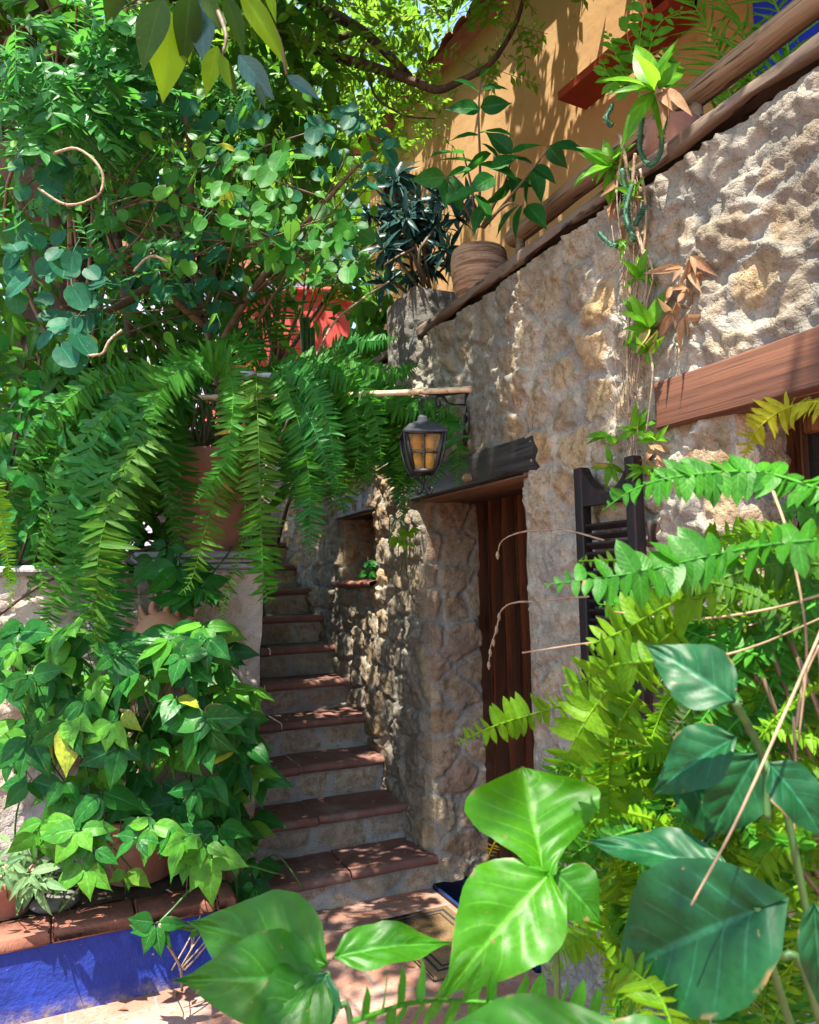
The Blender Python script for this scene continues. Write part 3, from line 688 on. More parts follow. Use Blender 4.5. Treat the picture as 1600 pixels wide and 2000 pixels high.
for (a, b, c, d) in (((OS0, OZ0), (OS1, OZ0), 0, 0), ((OS0, OZ1), (OS1, OZ1), 0, 0), ((OS0, OZ0), (OS0, OZ1), 0, 0), ((OS1, OZ0), (OS1, OZ1), 0, 0)):
    g.add([yp(*a), yp(*b), yp(*b, -.55), yp(*a, -.55)], [[0, 1, 2, 3]])
op = g.build('red_opening', M_redo, yh, smooth=False)
g = MB(); yq4(g, OS0-.05, OS1+.05, OZ0-.05, OZ1+.05, -.56); g.build('opening_back', M_void, op, smooth=False)
g = MB(); g.add([yp(OS0-.02, OZ0-.03, .02), yp(-2.58, OZ0-.03, .02), yp(-2.58, OZ0-.03, .24), yp(OS0-.02, OZ0-.03, .24), yp(OS0-.02, OZ0+.02, .02), yp(-2.58, OZ0+.02, .02), yp(-2.58, OZ0+.02, .24), yp(OS0-.02, OZ0+.02, .24)],
      [[0, 1, 2, 3], [4, 7, 6, 5], [3, 2, 6, 7], [0, 3, 7, 4], [1, 5, 6, 2]]); g.build('sill', M_redo, yh, smooth=False)
g = MB()
for s_ in np.arange(-3.7, .5, .19):
    al = np.linspace(0, math.pi, 7); c0, c1 = A(yp(s_, T_+.02, .16)), A(yp(s_, T_+.55, -1.8))
    V = np.stack([[c+ye_*.095*math.cos(t)+A([0, 0, .06*math.sin(t)]) for t in al] for c in (c0, c1)]); g.grid(V)
g.add([yp(-3.8, T_+.005, .15), yp(.5, T_+.005, .15), yp(.5, T_+.53, -1.8), yp(-3.8, T_+.53, -1.8)], [[0, 1, 2, 3]])
g.build('roof', M_roof, yh)
# little wall lamp with a tin roof on the ochre wall
wl_ = thing('wall_lamp', A(yp(-.42, 4.75, .1)), 'small dark lamp with a pitched tin roof on the ochre wall', 'lamp')
c = A(yp(-.42, 4.70, .14)); g = MB(); g.lathe(c, [(.19, .17), (.20, .165), (.02, .29), (.0, .31)], 4, yaw=.5); g.build('roof', M_ironr, wl_, smooth=False)
g = MB(); g.lathe(c, [(0, 0), (.07, .0), (.12, .17), (0, .18)], 4, yaw=.5); g.build('body', M_iron, wl_, smooth=False)
# blue wall, upper right
g = MB(); o0 = yp(-3.77, 0); g.box(o0[0]-.04, o0[0]+4, -3, o0[1], 2.26, 6.5)
tag(g.build('blue_house', M_bluef, smooth=False), 'bright cobalt blue house wall beyond the handrail, top right', 'house')
# red wall and pale house far behind
rh = thing('red_house', (.4, 9.0, 0), 'low red plastered house glimpsed behind the ferns and palm', 'house')
g = MB(); v = []
for y in (8.5, 11):
    v += [(.15, y, 0), (1.44, y, 0), (1.44, y, 4.78), (1.25, y, 4.92), (.82, y, 4.86), (.15, y, 4.7)]
g.add(v, [[0, 1, 2, 3], [0, 3, 4, 5], [6, 9, 8, 7], [6, 11, 10, 9], [3, 2, 8, 9], [4, 3, 9, 10], [5, 4, 10, 11], [0, 5, 11, 6], [1, 7, 8, 2]]); g.build('wall', M_redw, rh, smooth=False)
g = MB()
for y in (8.47,): g.tube([(.15, y, 4.73), (.82, y, 4.885), (1.25, y, 4.945), (1.46, y, 4.80)], .035, 6)
g.build('coping', M_redw, rh)
ph = thing('pale_house', (1.0, 13, 0), 'pale lilac plastered house far behind the palm', 'house')
g = MB(); g.box(-1.2, 2.3, 13, 16, 0, 6.9); g.build('wall', M_pale, ph, smooth=False)
g = MB(); g.box(-1.3, 2.4, 12.85, 16.1, 6.9, 7.05); g.build('roof_edge', M_roof, ph, smooth=False)
#@@THINGS
# ================================================================ OBJECTS
def pot(c, prof, mat, name, label, cat='pot', wob=0.0, inner=True, group=None):
    """thick-walled pot: outer profile, then the inside; soil is its part"""
    r = thing(name, c, label, cat, group); b = MB()
    top = prof[-1]; full = [(0, 0)]+list(prof)+[(top[0]-.016, top[1]), (top[0]-.022, top[1]-.05), (0, top[1]-.055)]
    b.lathe(c, full, 40, wob=wob); b.build('body', mat, r)
    b = MB(); b.lathe(c, [(top[0]-.021, top[1]-.045), (top[0]*.5, top[1]-.03), (0, top[1]-.025)], 20); b.build('soil', M_soil, r)
    return r
# tall terracotta pot on the pillar end
pc = A([-1.02, 3.80, 1.648]); 
pot(pc, [(.150, 0), (.158, .004), (.175, .13), (.178, .135), (.178, .145), (.176, .15), (.205, .345), (.213, .35), (.215, .365), (.221, .37), (.223, .385), (.230, .39), (.236, .475), (.232, .485)], M_pot, 'terracotta_pot', 'tall terracotta flower pot with ringed rim standing on the pillar cap')
b_ = MB()
for q in range(16):
    a = rng.random()*6.28; rr = .12*rng.random()
    p0 = pc+A([rr*math.cos(a), rr*math.sin(a), .44]); p1 = p0+A([.1*rng.normal(), .1*rng.normal(), .25+.2*rng.random()])
    b_.tube(spline([p0, (p0+p1)/2+rvec(1)[0]*.02, p1], 6), [.007]*3+[.004]*3, 5)
tg = b_.build('dry_stem_clump', M_stemb); tag(tg, 'dark bare stems rising out of the tall terracotta pot', 'plant')
# barrel pot with flaking glaze on the coping
bc = onx(936, 522, .10); bc[2] = 2.785
pot(bc, [(.088, 0), (.104, .01), (.120, .06), (.132, .13), (.134, .19), (.128, .225), (.124, .235)], M_barrel, 'flaking_clay_pot', 'round barrel shaped clay pot with flaking pale glaze on the parapet coping', wob=.012)
rc = onx(1312, 240, .13); rc[2] = 2.79
pot(rc, [(.06, 0), (.075, .01), (.095, .06), (.098, .10), (.085, .14), (.088, .155)], M_pot, 'round_pot', 'small reddish round clay pot behind the bromeliad on the coping')
# pots in the planter
p1 = at(270, 1700, 3.2); p1[2] = .30
pot(p1, [(.11, 0), (.13, .01), (.165, .20), (.172, .21), (.178, .215), (.18, .26), (.176, .265)], M_pot, 'planter_pot', 'mid sized terracotta pot half hidden behind the shrub in the planter')
p2 = at(10, 1815, 2.88); p2[2] = .295
pot(p2, [(.075, 0), (.085, .005), (.11, .10), (.118, .105), (.122, .14), (.118, .145)], M_pot, 'planter_pot', 'small terracotta bowl on the red bricks at the left edge')
# grey rock on the bricks
g = MB(); c = at(108, 1788, 2.9); c[2] = .293; V = []
for i in range(9):
    f = math.pi*i/8
    for j in range(16):
        t = 2*math.pi*j/16; s_ = 1+.25*(vn(A([i*.7]), A([j*.7 if j < 8 else (16-j)*.7]), 4)[0]-.5)
        V.append(c+A([.085*math.sin(f)*math.cos(t)*s_, .06*math.sin(f)*math.sin(t)*s_, .03+.036*math.cos(f)*s_]))
i = np.arange(9*16).reshape(9, 16); j2 = np.roll(i, -1, 1); g.add(V, np.stack([i[:-1], i[1:], j2[1:], j2[:-1]], -1).reshape(-1, 4))
tag(g.build('flat_rock', M_rock), 'flat grey river rock on the planter bricks', 'rock')
# clay sun face on the garden wall
sf = thing('sun_face_ornament', (-1.30, 3.66, 1.22), 'terracotta sun face ornament with flame rays on the garden wall', 'ornament')
c = A([-1.28, 3.48, 1.24]); g = MB(); V = []
for i in range(11):
    rr = .135*math.sin(i/10*math.pi/2)
    for j in range(28):
        t = 2*math.pi*j/28; x, z = rr*math.cos(t), rr*math.sin(t)*1.12
        y = -.075*math.cos(i/10*math.pi/2)**.8
        y -= .040*math.exp(-((x)/.022)**2-((z-.0)/.05)**2)                 # nose
        for sx in (-1, 1):
            y += .022*math.exp(-((x-sx*.055)/.026)**2-((z-.04)/.018)**2)    # eye hollow
            y -= .016*math.exp(-((x-sx*.055)/.04)**2-((z-.078)/.012)**2)    # brow
            y -= .014*math.exp(-((x-sx*.07)/.035)**2-((z+.03)/.035)**2)     # cheek
        y -= .018*math.exp(-(x/.045)**2-((z+.066)/.010)**2)+.014*math.exp(-(x/.038)**2-((z+.088)/.011)**2)
        V.append(c+A([x, y, z]))
i = np.arange(11*28).reshape(11, 28); j2 = np.roll(i, -1, 1); g.add(V, np.stack([i[:-1], j2[:-1], j2[1:], i[1:]], -1).reshape(-1, 4)); g.build('face', M_mask, sf)
for j in range(18):
    t = 2*math.pi*j/18; d = A([math.cos(t), 0, math.sin(t)*1.08]); sd = A([-math.sin(t), 0, math.cos(t)]); g = MB()
    L_ = .085 if j % 2 else .065; P = []
    for q in np.linspace(0, 1, 7): P.append(c+d*(.125+L_*q)+sd*.014*math.sin(q*5)*(1 if j % 2 else .3)+A([0, -.005, 0]))
    g.tube(P, .022*np.linspace(1, .15, 7), 8); g.build('ray', M_mask, sf)
for sx in (-1, 1):
    g = MB(); e = c+A([sx*.055, -.052, .042]); g.lathe(e, [(0, -.006), (.008, -.004), (.0085, 0), (.008, .004), (0, .006)], 12); g.build('eye', M_void, sf)
g = MB(); g.box(c[0]-.03, c[0]+.03, c[1]+.0, 3.69, c[2]-.03, c[2]+.03, .004); g.build('mount', M_iron, sf)

# lantern on its wrought bracket
LC = at(826, 880, 3.02); LC[2] = at(824, 960, 3.02)[2]
ln = thing('hanging_lantern', LC, 'black iron lantern with amber glass hanging from a scrolled bracket by the door', 'lantern')
YL = math.atan2(CAM[1]-LC[1], CAM[0]-LC[0])+math.pi/4+.12
g = MB(); zt = at(824, 845, 3.02)[2]-LC[2]; zb = .075
g.lathe(LC, [(.118, zt-.012), (.121, zt-.010), (.121, zt-.004), (.108, zt+.008), (.078, zt+.026), (.042, zt+.040), (.028, zt+.045), (.024, zt+.060), (.012, zt+.070), (0, zt+.073)], 4, yaw=YL); g.build('hood', M_hood, ln, smooth=False)
g = MB()
def sq(r, z): return [LC+A([r*math.cos(YL+k*math.pi/2), r*math.sin(YL+k*math.pi/2), z]) for k in range(4)]
rt, rb = .102, .060
T4, B4 = sq(rt, zt-.012), sq(rb, zb)
for k_ in range(4):
    a, b, c_, d = T4[k_], T4[(k_+1) % 4], B4[k_], B4[(k_+1) % 4]
    g.tube([a, c_], .0085, 6); g.tube([a, b], .006, 6); g.tube([c_, d], .009, 6)
    g.tube([(a+b)/2, (c_+d)/2], .0028, 5); g.tube([a*.48+c_*.52, b*.48+d*.52], .0028, 5)
    # outer scrolled ribs
    o = unit(a-LC-A([0, 0, a[2]-LC[2]]))
    g.tube(spline([a+o*.012, (a+c_)/2+o*.022, c_+o*.010, LC+A([0, 0, .03])+o*.012, LC+A([0, 0, .0])+o*.012, LC+A([0, 0, -.012])+o*.030, LC+A([0, 0, .006])+o*.042, LC+A([0, 0, .016])+o*.030], 40), .0038, 6)
g.tube([LC+A([0, 0, .01]), LC+A([0, 0, zb])], .006, 6)
g.build('cage', M_iron, ln)
g = MB()
for k_ in range(4):
    s_ = .97; q = [LC*(1-s_)+p*s_ for p in (T4[k_], T4[(k_+1) % 4], B4[(k_+1) % 4], B4[k_])]; q = [A([LC[0]*(1-s_)+p[0]*s_, LC[1]*(1-s_)+p[1]*s_, p[2]]) for p in (T4[k_], T4[(k_+1) % 4], B4[(k_+1) % 4], B4[k_])]
    g.add(q, [[3, 2, 1, 0]])
g.build('glass', M_glass, ln, smooth=False)
sd = RT-A([0, 0, RT[2]]); sd = unit(sd)
for sx in (-.024, .024):
    g = MB(); g.lathe(LC+sd*sx+A([0, 0, zb+.008]), [(0, 0), (.013, 0), (.019, .025), (.018, .05), (.011, .07), (.0, .076)], 12); g.build('bulb', M_bulb, ln)
    g = MB(); g.lathe(LC+sd*sx+A([0, 0, zb+.092]), [(0, 0), (.014, 0), (.021, .025), (.018, .045), (0, .052)], 12); g.build('bulb', M_bulb, ln)
g = MB(); zz_ = np.linspace(zt+.07, at(815, 772, 3.02)[2]-LC[2], 9); top_ = LC+A([0, 0, zz_[-1]])
for i in range(len(zz_)-1):
    c0 = LC+A([0, 0, (zz_[i]+zz_[i+1])/2]); ax = sd if i % 2 else A([-sd[1], sd[0], 0]); hh_ = (zz_[i+1]-zz_[i])*.62
    al = np.linspace(0, 2*math.pi, 13); g.tube([c0+ax*.007*math.cos(t)+A([0, 0, hh_*math.sin(t)]) for t in al], .0024, 5, cap=False)
g.build('chain', M_iron, ln)
wb = onx(912, 765, -.03); wb2 = onx(906, 880, -.03)
g = MB(); g.tube([wb+A([0, 0, .01]), wb2], .009, 6); g.tube(spline([wb, (wb+top_)/2+A([0, 0, -.004]), top_+A([0, 0, .012])], 10), .006, 6)
g.tube(spline([wb+A([0, 0, -.06]), wb*.6+top_*.4+A([0, 0, -.045]), wb*.45+top_*.55+A([0, 0, -.012]), wb*.3+top_*.7-A([0, 0, .012]), wb*.30+top_*.70-A([0, 0, .045]), wb*.36+top_*.64-A([0, 0, .05]), wb*.38+top_*.62-A([0, 0, .03])], 40), .004, 6)
g.tube(spline([wb2*.5+wb*.5, wb2*.5+wb*.5+A([-.02, -.06, .05]), wb2*.5+wb*.5+A([-.02, -.07, -.04]), wb2*.6+wb*.4+A([-.01, -.02, -.08])], 24), .005, 6)
g.build('bracket', M_iron, ln)
# bamboo pole over the stairs
P = [at(922, 760, 2.92), at(690, 771, 3.12), at(480, 776, 3.3), at(362, 776, 3.42), at(250, 780, 3.5)]
g = MB(); Q = spline(P, 60); rr = .0115+.0025*(np.arange(60) % 12 == 0); g.tube(Q, rr, 10); tag(g.build('bamboo_pole', M_bamboo), 'thin pale bamboo pole resting on the lantern bracket under the ferns', 'pole')
g = MB(); a, b = at(470, 732, 3.05), at(496, 731, 3.08); g.tube([a, b], .014, 10); g.tube([b, at(640, 742, 3.3)], .011, 8); tag(g.build('metal_pipe', plain('grey_pipe', (.40, .40, .44), .5)), 'short grey pipe end poking out among the fern fronds', 'pipe')
# log handrail above the coping
hr = thing('log_handrail', (.2, 2.2, 2.79), 'weathered round log handrail above the parapet coping', 'handrail')
for y0, y1, s_ in ((1.955, 2.93, 0.), (-.7, 1.86, 3.)):
    yv = np.linspace(y0, y1, 40); P = np.stack([.2+.02*(fbm(yv*1.4, yv*0+s_, 3)-.45), yv, 3.045+.02*(fbm(yv*1.2, yv*0+s_, 7)-.45)], 1)
    g = MB(); n = 16; T = np.linspace(0, 2*math.pi, n+1); G = np.zeros((40, n+1, 3))
    for j, t in enumerate(T):
        r_ = .039/max(abs(math.cos(t+.5)), abs(math.sin(t+.5)))**.55*(1+.22*(fbm(yv*2.2, yv*0+(j % n)*.8+s_, 5, 3)-.45)+.08*(fbm(yv*9, yv*0+(j % n)*1.7, 6, 2)-.4))
        G[:, j] = P+np.stack([r_*math.cos(t), yv*0, r_*math.sin(t)], 1)
    g.grid(G); g.add(np.vstack([P[0], G[0, :-1]]), [[0, 1+(j+1) % n, 1+j] for j in range(n)]); g.add(np.vstack([P[-1], G[-1, :-1]]), [[0, 1+j, 1+(j+1) % n] for j in range(n)])
    g.build('log', M_log, hr)
for y in (2.86, 2.0, 1.80, .2):
    g = MB(); g.tube([(.2, y, 2.785), (.2, y, 3.03)], .022, 8); g.build('post', M_log, hr)
# doormat
mt = thing('doormat', (-.20, 2.95, 0), 'tan coir doormat with double black border line before the door', 'doormat')
g = MB(); g.box(-.40, -.06, 2.70, 3.26, .0045, .018, .006); g.build('coir', M_coir, mt)
g = MB()
for i_, w_ in ((.035, .012), (.065, .008)):
    x0, x1, y0, y1 = -.40+i_, -.06-i_, 2.70+i_, 3.26-i_
    for q in ((x0, x0+w_, y0, y1), (x1-w_, x1, y0, y1), (x0+w_, x1-w_, y0, y0+w_), (x0+w_, x1-w_, y1-w_, y1)): g.box(*q, .0182, .0198)
g.build('border', M_matb, mt, smooth=False)

# ================================================================ PLANTS
VIEW = -FW
def inpoly(x, y, poly):
    c = False; j = len(poly)-1
    for i in range(len(poly)):
        if (poly[i][1] > y) != (poly[j][1] > y) and x < (poly[j][0]-poly[i][0])*(y-poly[i][1])/(poly[j][1]-poly[i][1])+poly[i][0]: c = not c
        j = i
    return c
def sample(poly, n, d0, d1):
    xs = [p[0] for p in poly]; ys_ = [p[1] for p in poly]; out = []
    while len(out) < n:
        x = rng.uniform(min(xs), max(xs)); y = rng.uniform(min(ys_), max(ys_))
        if inpoly(x, y, poly): out.append(at(x, y, rng.uniform(d0, d1)))
    return A(out)
FPROF = ([0, .08, .3, .62, .84, .95, 1], [.45, .85, 1, .94, .66, .35, .12])
def frond_mb(b, P, npair, plen, tpl=T_pin, N0=None, ang=.22, droop=.10, grav=.1, rnd=None, t0=.04, r=.0022, wid=1.0, miss=.045, prof=FPROF):
    P = np.asarray(P, float); n = len(P)
    T = unit(np.gradient(P, axis=0))
    if N0 is None: N0 = unit(VIEW+rng.normal(size=3)*.35+A([0, 0, .25]))
    N = unit(N0-(T@N0)[:, None]*T); Sd = np.cross(T, N)
    L = np.concatenate([[0], np.cumsum(np.linalg.norm(np.diff(P, axis=0), axis=1))]); L /= L[-1]
    rn = rng.random() if rnd is None else rnd
    b.tube(P, r*np.linspace(1.3, .35, n), 4, a=(0, 0, rn))
    for sgn in (-1, 1):
        t = np.linspace(t0, .995, npair)+(.5*sgn/npair*.4); t = np.clip(t+rng.normal(size=npair)*.06/npair, 0, 1); t = t[rng.random(npair) > miss]
        k = len(t)
        I = lambda X: np.stack([np.interp(t, L, X[:, i]) for i in range(3)], 1)
        p, tt, nn, ss = I(P), I(T), I(N), I(Sd)
        ln_ = plen*np.interp(t, *prof)*(1+.13*rng.normal(size=k))*(1-.4*(rng.random(k) > .96))
        an = ang+.15*rng.normal(size=k)+.12*np.sin(t*9+rng.random()*6)+.5*np.clip(t-.85, 0, 1)*4*.5
        D = ss*sgn*np.cos(an)[:, None]+tt*np.sin(an)[:, None]-nn*(droop+.20*rng.normal(size=k))[:, None]+A([0, 0, -grav])
        Nn = nn+tt*.25+ss*sgn*.1+rng.normal(size=(k, 3))*.32
        b.leaves(tpl, p, D, Nn, ln_, np.clip(rn+.18*rng.normal(size=k), 0, 1)*.94+(rng.random(k) > .985)*.06, wid)
def frond(root, mat, pts, npair, plen, d=None, name='frond', **kw):
    P = A([at(*q) for q in pts]) if d is None else A([at(x, y, d+dd) for (x, y, dd) in pts])
    b = MB(); frond_mb(b, spline(P, 36), npair, plen, **kw); return b.build(name, mat, root)

# ---- hanging sword ferns over the pillar
f1 = thing('hanging_fern', at(330, 770, 3.35), 'large sword fern spilling down the left side of the pillar', 'fern')
f2 = thing('hanging_fern', at(520, 735, 3.3), 'sword fern with long fronds hanging in front of the tall terracotta pot', 'fern')
f3 = thing('hanging_fern', at(700, 760, 3.3), 'sword fern draped along the bamboo pole around the lantern', 'fern')
PX = 1507.
HF = [  # root, mat, pts(x,y,dd), pairs, pinna px, depth
 (f1, G_fernd, [(400, 712, .1), (318, 735, 0), (262, 800, -.05), (225, 900, -.1), (205, 1000, -.1), (190, 1120, -.05), (175, 1235, 0)], 60, 58, 3.1),
 (f1, G_fern, [(360, 735, .1), (260, 770, 0), (170, 850, -.1), (110, 950, -.1), (85, 1080, 0), (80, 1160, 0)], 52, 54, 3.05),
 (f1, G_fernd, [(345, 740, .1), (240, 800, 0), (165, 900, -.1), (130, 1010, -.1), (150, 1120, -.05), (160, 1240, 0)], 58, 60, 3.0),
 (f1, G_fern, [(390, 730, .1), (300, 790, 0), (245, 880, -.05), (200, 960, -.15), (196, 1060, -.2), (192, 1170, -.2), (182, 1310, -.1)], 56, 56, 2.95),
 (f1, G_ferno, [(330, 800, .1), (280, 860, 0), (235, 940, -.1), (196, 1060, -.2), (190, 1150, -.2), (185, 1290, -.1)], 34, 62, 2.9),
 (f1, G_fern, [(300, 720, .2), (200, 740, .1), (110, 800, 0), (50, 880, 0), (20, 960, 0)], 44, 46, 3.2),
 (f1, G_fern, [(420, 705, .1), (350, 720, 0), (300, 770, 0), (285, 860, -.05), (275, 950, -.05)], 42, 52, 3.0),
 (f1, G_fernd, [(395, 720, .1), (345, 770, 0), (300, 860, 0), (280, 920, 0)], 34, 50, 3.05),
 (f1, G_fern, [(300, 800, .1), (210, 860, .1), (160, 930, .1), (100, 1010, .1), (60, 1120, .1), (50, 1200, .1)], 50, 50, 3.2),
 (f1, G_fern, [(210, 1010, .1), (150, 1090, .1), (100, 1190, .1), (90, 1260, .1)], 36, 44, 3.15),
 (f1, G_fernd, [(260, 1000, .1), (215, 1080, .1), (225, 1180, .1), (200, 1300, .1)], 40, 50, 3.1),
 (f1, G_ferny, [(-60, 860, 0), (-10, 960, 0), (12, 1060, 0), (22, 1190, 0)], 60, 22, 2.5),
 (f2, G_fern, [(440, 700, .1), (455, 760, 0), (452, 830, -.05), (440, 900, -.1), (410, 950, -.1), (378, 985, -.1)], 56, 38, 3.0),
 (f2, G_ferno, [(500, 715, .1), (503, 800, 0), (507, 900, -.1), (510, 1000, -.15), (515, 1100, -.15), (522, 1175, -.1)], 40, 47, 2.95),
 (f2, G_fern, [(506, 1000, -.12), (512, 1080, -.16), (516, 1130, -.16), (524, 1180, -.12)], 17, 44, 2.95),
 (f2, G_ferno, [(470, 860, .05), (425, 960, 0), (400, 1040, 0), (375, 1130, 0), (350, 1160, 0)], 30, 42, 3.0),
 (f2, G_ferno, [(480, 930, .05), (478, 1030, 0), (465, 1090, 0), (440, 1170, 0), (425, 1240, 0)], 40, 24, 3.05),
 (f2, G_ferno, [(470, 830, .1), (460, 920, .1), (445, 1000, .1)], 26, 36, 3.1),
 (f2, G_fern, [(530, 715, .1), (560, 760, 0), (590, 850, -.05), (605, 950, -.05), (608, 1080, 0)], 46, 42, 3.0),
 (f2, G_fernd, [(545, 715, .1), (600, 745, 0), (640, 820, -.05), (652, 900, -.05), (655, 960, -.05)], 66, 32, 2.95),
 (f2, G_fernd, [(540, 725, .1), (590, 790, 0), (630, 880, -.1), (650, 950, -.1)], 60, 34, 2.98),
 (f2, G_fern, [(520, 720, .1), (540, 800, .1), (560, 880, .1), (570, 980, .1)], 40, 36, 3.15),
 (f2, G_fern, [(545, 715, .1), (620, 715, 0), (700, 750, 0), (735, 820, 0), (745, 900, 0)], 46, 36, 3.05),
 (f2, G_fern, [(535, 715, .1), (585, 740, .05), (640, 850, 0), (665, 980, 0), (670, 1010, 0)], 46, 34, 3.1),
 (f3, G_fern, [(640, 740, .2), (700, 760, .1), (760, 790, .1), (790, 860, .1), (770, 930, .1)], 44, 32, 3.25),
 (f2, G_fernd, [(590, 800, .1), (600, 900, .05), (606, 980, 0), (604, 1082, 0)], 30, 46, 2.95),
  (f2, G_fern, [(500, 710, .1), (470, 670, .1), (430, 665, .1), (390, 690, .1)], 36, 40, 3.1),
 (f2, G_fernd, [(500, 705, .1), (490, 650, .2), (470, 620, .3)], 30, 38, 3.2),
 (f2, G_fern, [(540, 715, .1), (630, 700, 0), (720, 715, -.1), (790, 735, -.1)], 50, 34, 3.2),
 (f2, G_fern, [(460, 712, .1), (400, 708, 0), (350, 725, -.1), (315, 765, -.1), (295, 830, -.1)], 50, 44, 2.95),
 (f2, G_fern, [(560, 720, .1), (640, 730, 0), (690, 790, 0), (700, 870, 0), (690, 930, 0)], 40, 40, 3.1),
 (f3, G_fern, [(640, 745, .1), (690, 780, 0), (712, 850, 0), (722, 950, 0)], 36, 40, 3.15),
 (f3, G_fern, [(680, 760, .1), (740, 770, 0), (800, 800, -.05), (870, 800, -.05), (905, 830, 0)], 46, 32, 3.25),
 (f3, G_fernd, [(700, 765, .1), (750, 830, .1), (775, 920, .1), (785, 1020, .1)], 44, 34, 3.3),
 (f3, G_fern, [(790, 780, .2), (850, 810, .1), (890, 860, 0), (893, 950, 0)], 34, 36, 3.15),
 (f3, G_fern, [(720, 760, .1), (770, 780, .1), (800, 850, .1), (800, 960, .1), (790, 1000, .1)], 40, 34, 3.3),
 (f3, G_fernd, [(620, 750, .2), (660, 830, .2), (680, 920, .2)], 30, 38, 3.3),
 (f3, G_fernd, [(620, 690, .3), (690, 670, .2), (740, 665, .1), (782, 660, .1)], 40, 30, 3.5),
 (f3, G_fern, [(650, 720, .2), (720, 735, .1), (790, 725, .1), (825, 705, .1)], 40, 34, 3.4),
]
for rt_, mt_, pts, npair, pp, d in HF:
    frond(rt_, mt_, pts, int(npair*1.08), pp/PX*d, d, tpl=T_pin, grav=.16, ang=.16, wid=1.0)
for rt_, (cx, cy), nn_, (ex, ey) in ((f1, (290, 770), 14, (-250, 330)), (f2, (560, 730), 24, (120, 260)), (f3, (700, 765), 18, (110, 200))):
    for q in range(nn_):
        x1 = cx+ex*rng.random()+rng.normal()*45; y1 = cy+ey*(.5+.6*rng.random()); mx = (cx*.45+x1*.55)+rng.normal()*15; dd = .12+.25*rng.random()
        frond(rt_, [G_fern, G_fernd, G_fern, G_ferno][q % 4], [(cx+rng.normal()*25, cy-10, .1+dd), (mx, cy-10+rng.normal()*15+.15*ey, dd), (x1, (cy+y1)/2+30, dd), (x1+rng.normal()*15, y1, dd)], 40, (38+16*rng.random())/PX*3.2, 3.15, grav=.18, ang=.16, wid=1.1)

# ---- trifoliate shrub filling the planter
def leafy(root_name, label, polys, nodes, d0, d1, size, mats, tpl, per=3, stems=10, base=None, cat='shrub', down=.5, face=.9):
    t = thing(root_name, base, label, cat)
    b = [MB() for _ in mats]; st = MB()
    Pn = np.vstack([sample(p, int(nodes*f), d0, d1) for p, f in polys])
    for i, p in enumerate(Pn):
        k = per+int(rng.random()*2); m_ = int(rng.random()*len(mats)); a0 = rng.random()*6.28; s0 = size*(.6+.65*rng.random())
        fc = unit(VIEW*face+A([-.15, -.1, .75])+rng.normal(size=3)*.35)
        u = unit(np.cross(fc, A([0, 0, 1.0]))); v = np.cross(u, fc)
        for q in range(k):
            a = -math.pi/2+(q-(k-1)/2)*1.05+rng.normal()*.25
            D = u*math.cos(a)+v*math.sin(a)*1.0+A([0, 0, -down*.3])+fc*.10; N = fc+rng.normal(size=3)*.25
            b[m_].leaves(T_ov3 if tpl is T_ov2 and (i+q) % 2 else tpl, p+D*.01, D, N, s0*(.65+.55*rng.random()), wid=.85+.3*rng.random())
        if i % max(1, len(Pn)//stems) == 0:
            q0 = A(base)+A([rng.normal()*.2, rng.normal()*.05, 0]); st.tube(spline([q0, (q0+p)/2+A([rng.normal()*.05, .05, .1]), p], 10), .004, 5)
        else: st.tube(spline([p-fc*.12+A([0, .06, -.10]), p-fc*.04+A([0, 0, -.01]), p], 5), .0022, 4)
    for q, mm_ in zip(b, mats): 
        if q.n: q.build('foliage', mm_, t)
    st.build('stems', M_stem, t); return t
leafy('arrowhead_shrub', 'dense arrowhead shrub with dark green pointed leaves filling the planter', [([(20, 1230), (130, 1200), (260, 1260), (420, 1200), (450, 1300), (490, 1420), (440, 1500), (470, 1640), (330, 1640), (180, 1560), (20, 1520), (-10, 1400)], 1)], 145, 2.72, 3.2, .138, [G_shrub, G_shrub, G_shrub, G_shrubl], T_ov2, base=at(250, 1740, 3.25))
leafy('arrowhead_shrub', 'lighter yellow green arrowhead plant low over the planter bricks', [([(60, 1570), (300, 1600), (420, 1620), (420, 1690), (250, 1720), (140, 1680), (60, 1640)], 1)], 20, 2.62, 2.8, .135, [G_shrubl, G_shrubl, G_shrub], T_ov2, base=at(240, 1745, 2.95), stems=5)
leafy('arrowhead_shrub', 'arrowhead vine climbing the pillar edge by the stairs', [([(380, 1200), (440, 1210), (450, 1330), (500, 1340), (480, 1440), (500, 1520), (520, 1560), (520, 1730), (440, 1740), (430, 1620), (420, 1400)], 1)], 32, 3.0, 3.35, .135, [G_shrub, G_shrubl, G_shrub], T_ov2, base=at(450, 1760, 3.2), stems=8)
leafy('arrowhead_shrub', 'dark leaves hanging over the cap beside the sun face', [([(290, 1090), (330, 1060), (400, 1130), (420, 1180), (330, 1170)], 1), ([(20, 1210), (100, 1200), (110, 1290), (30, 1300)], .6)], 9, 3.1, 3.25, .16, [G_shrub], T_ov2, base=at(330, 1085, 3.6), stems=3)
leafy('trailing_seedling', 'three leaved seedling hanging in front of the blue planter wall', [([(300, 1800), (318, 1800), (318, 1815), (300, 1815)], 1), ([(380, 1810), (395, 1810), (390, 1825)], .5)], 3, 2.55, 2.6, .10, [G_shrub], T_ov2, base=at(330, 1740, 2.85), stems=1, per=3, cat='plant')
leafy('pale_potted_plant', 'pale grey green plant in the small terracotta bowl', [([(0, 1650), (60, 1640), (90, 1720), (40, 1760), (0, 1760)], 1)], 18, 2.65, 2.9, .085, [leaf_mat('pale_leaf', (.10, .22, .09), (.20, .34, .15), (.25, .45, .1), rough=.45)], T_lan, base=at(15, 1790, 2.88), stems=4, per=4, cat='plant')
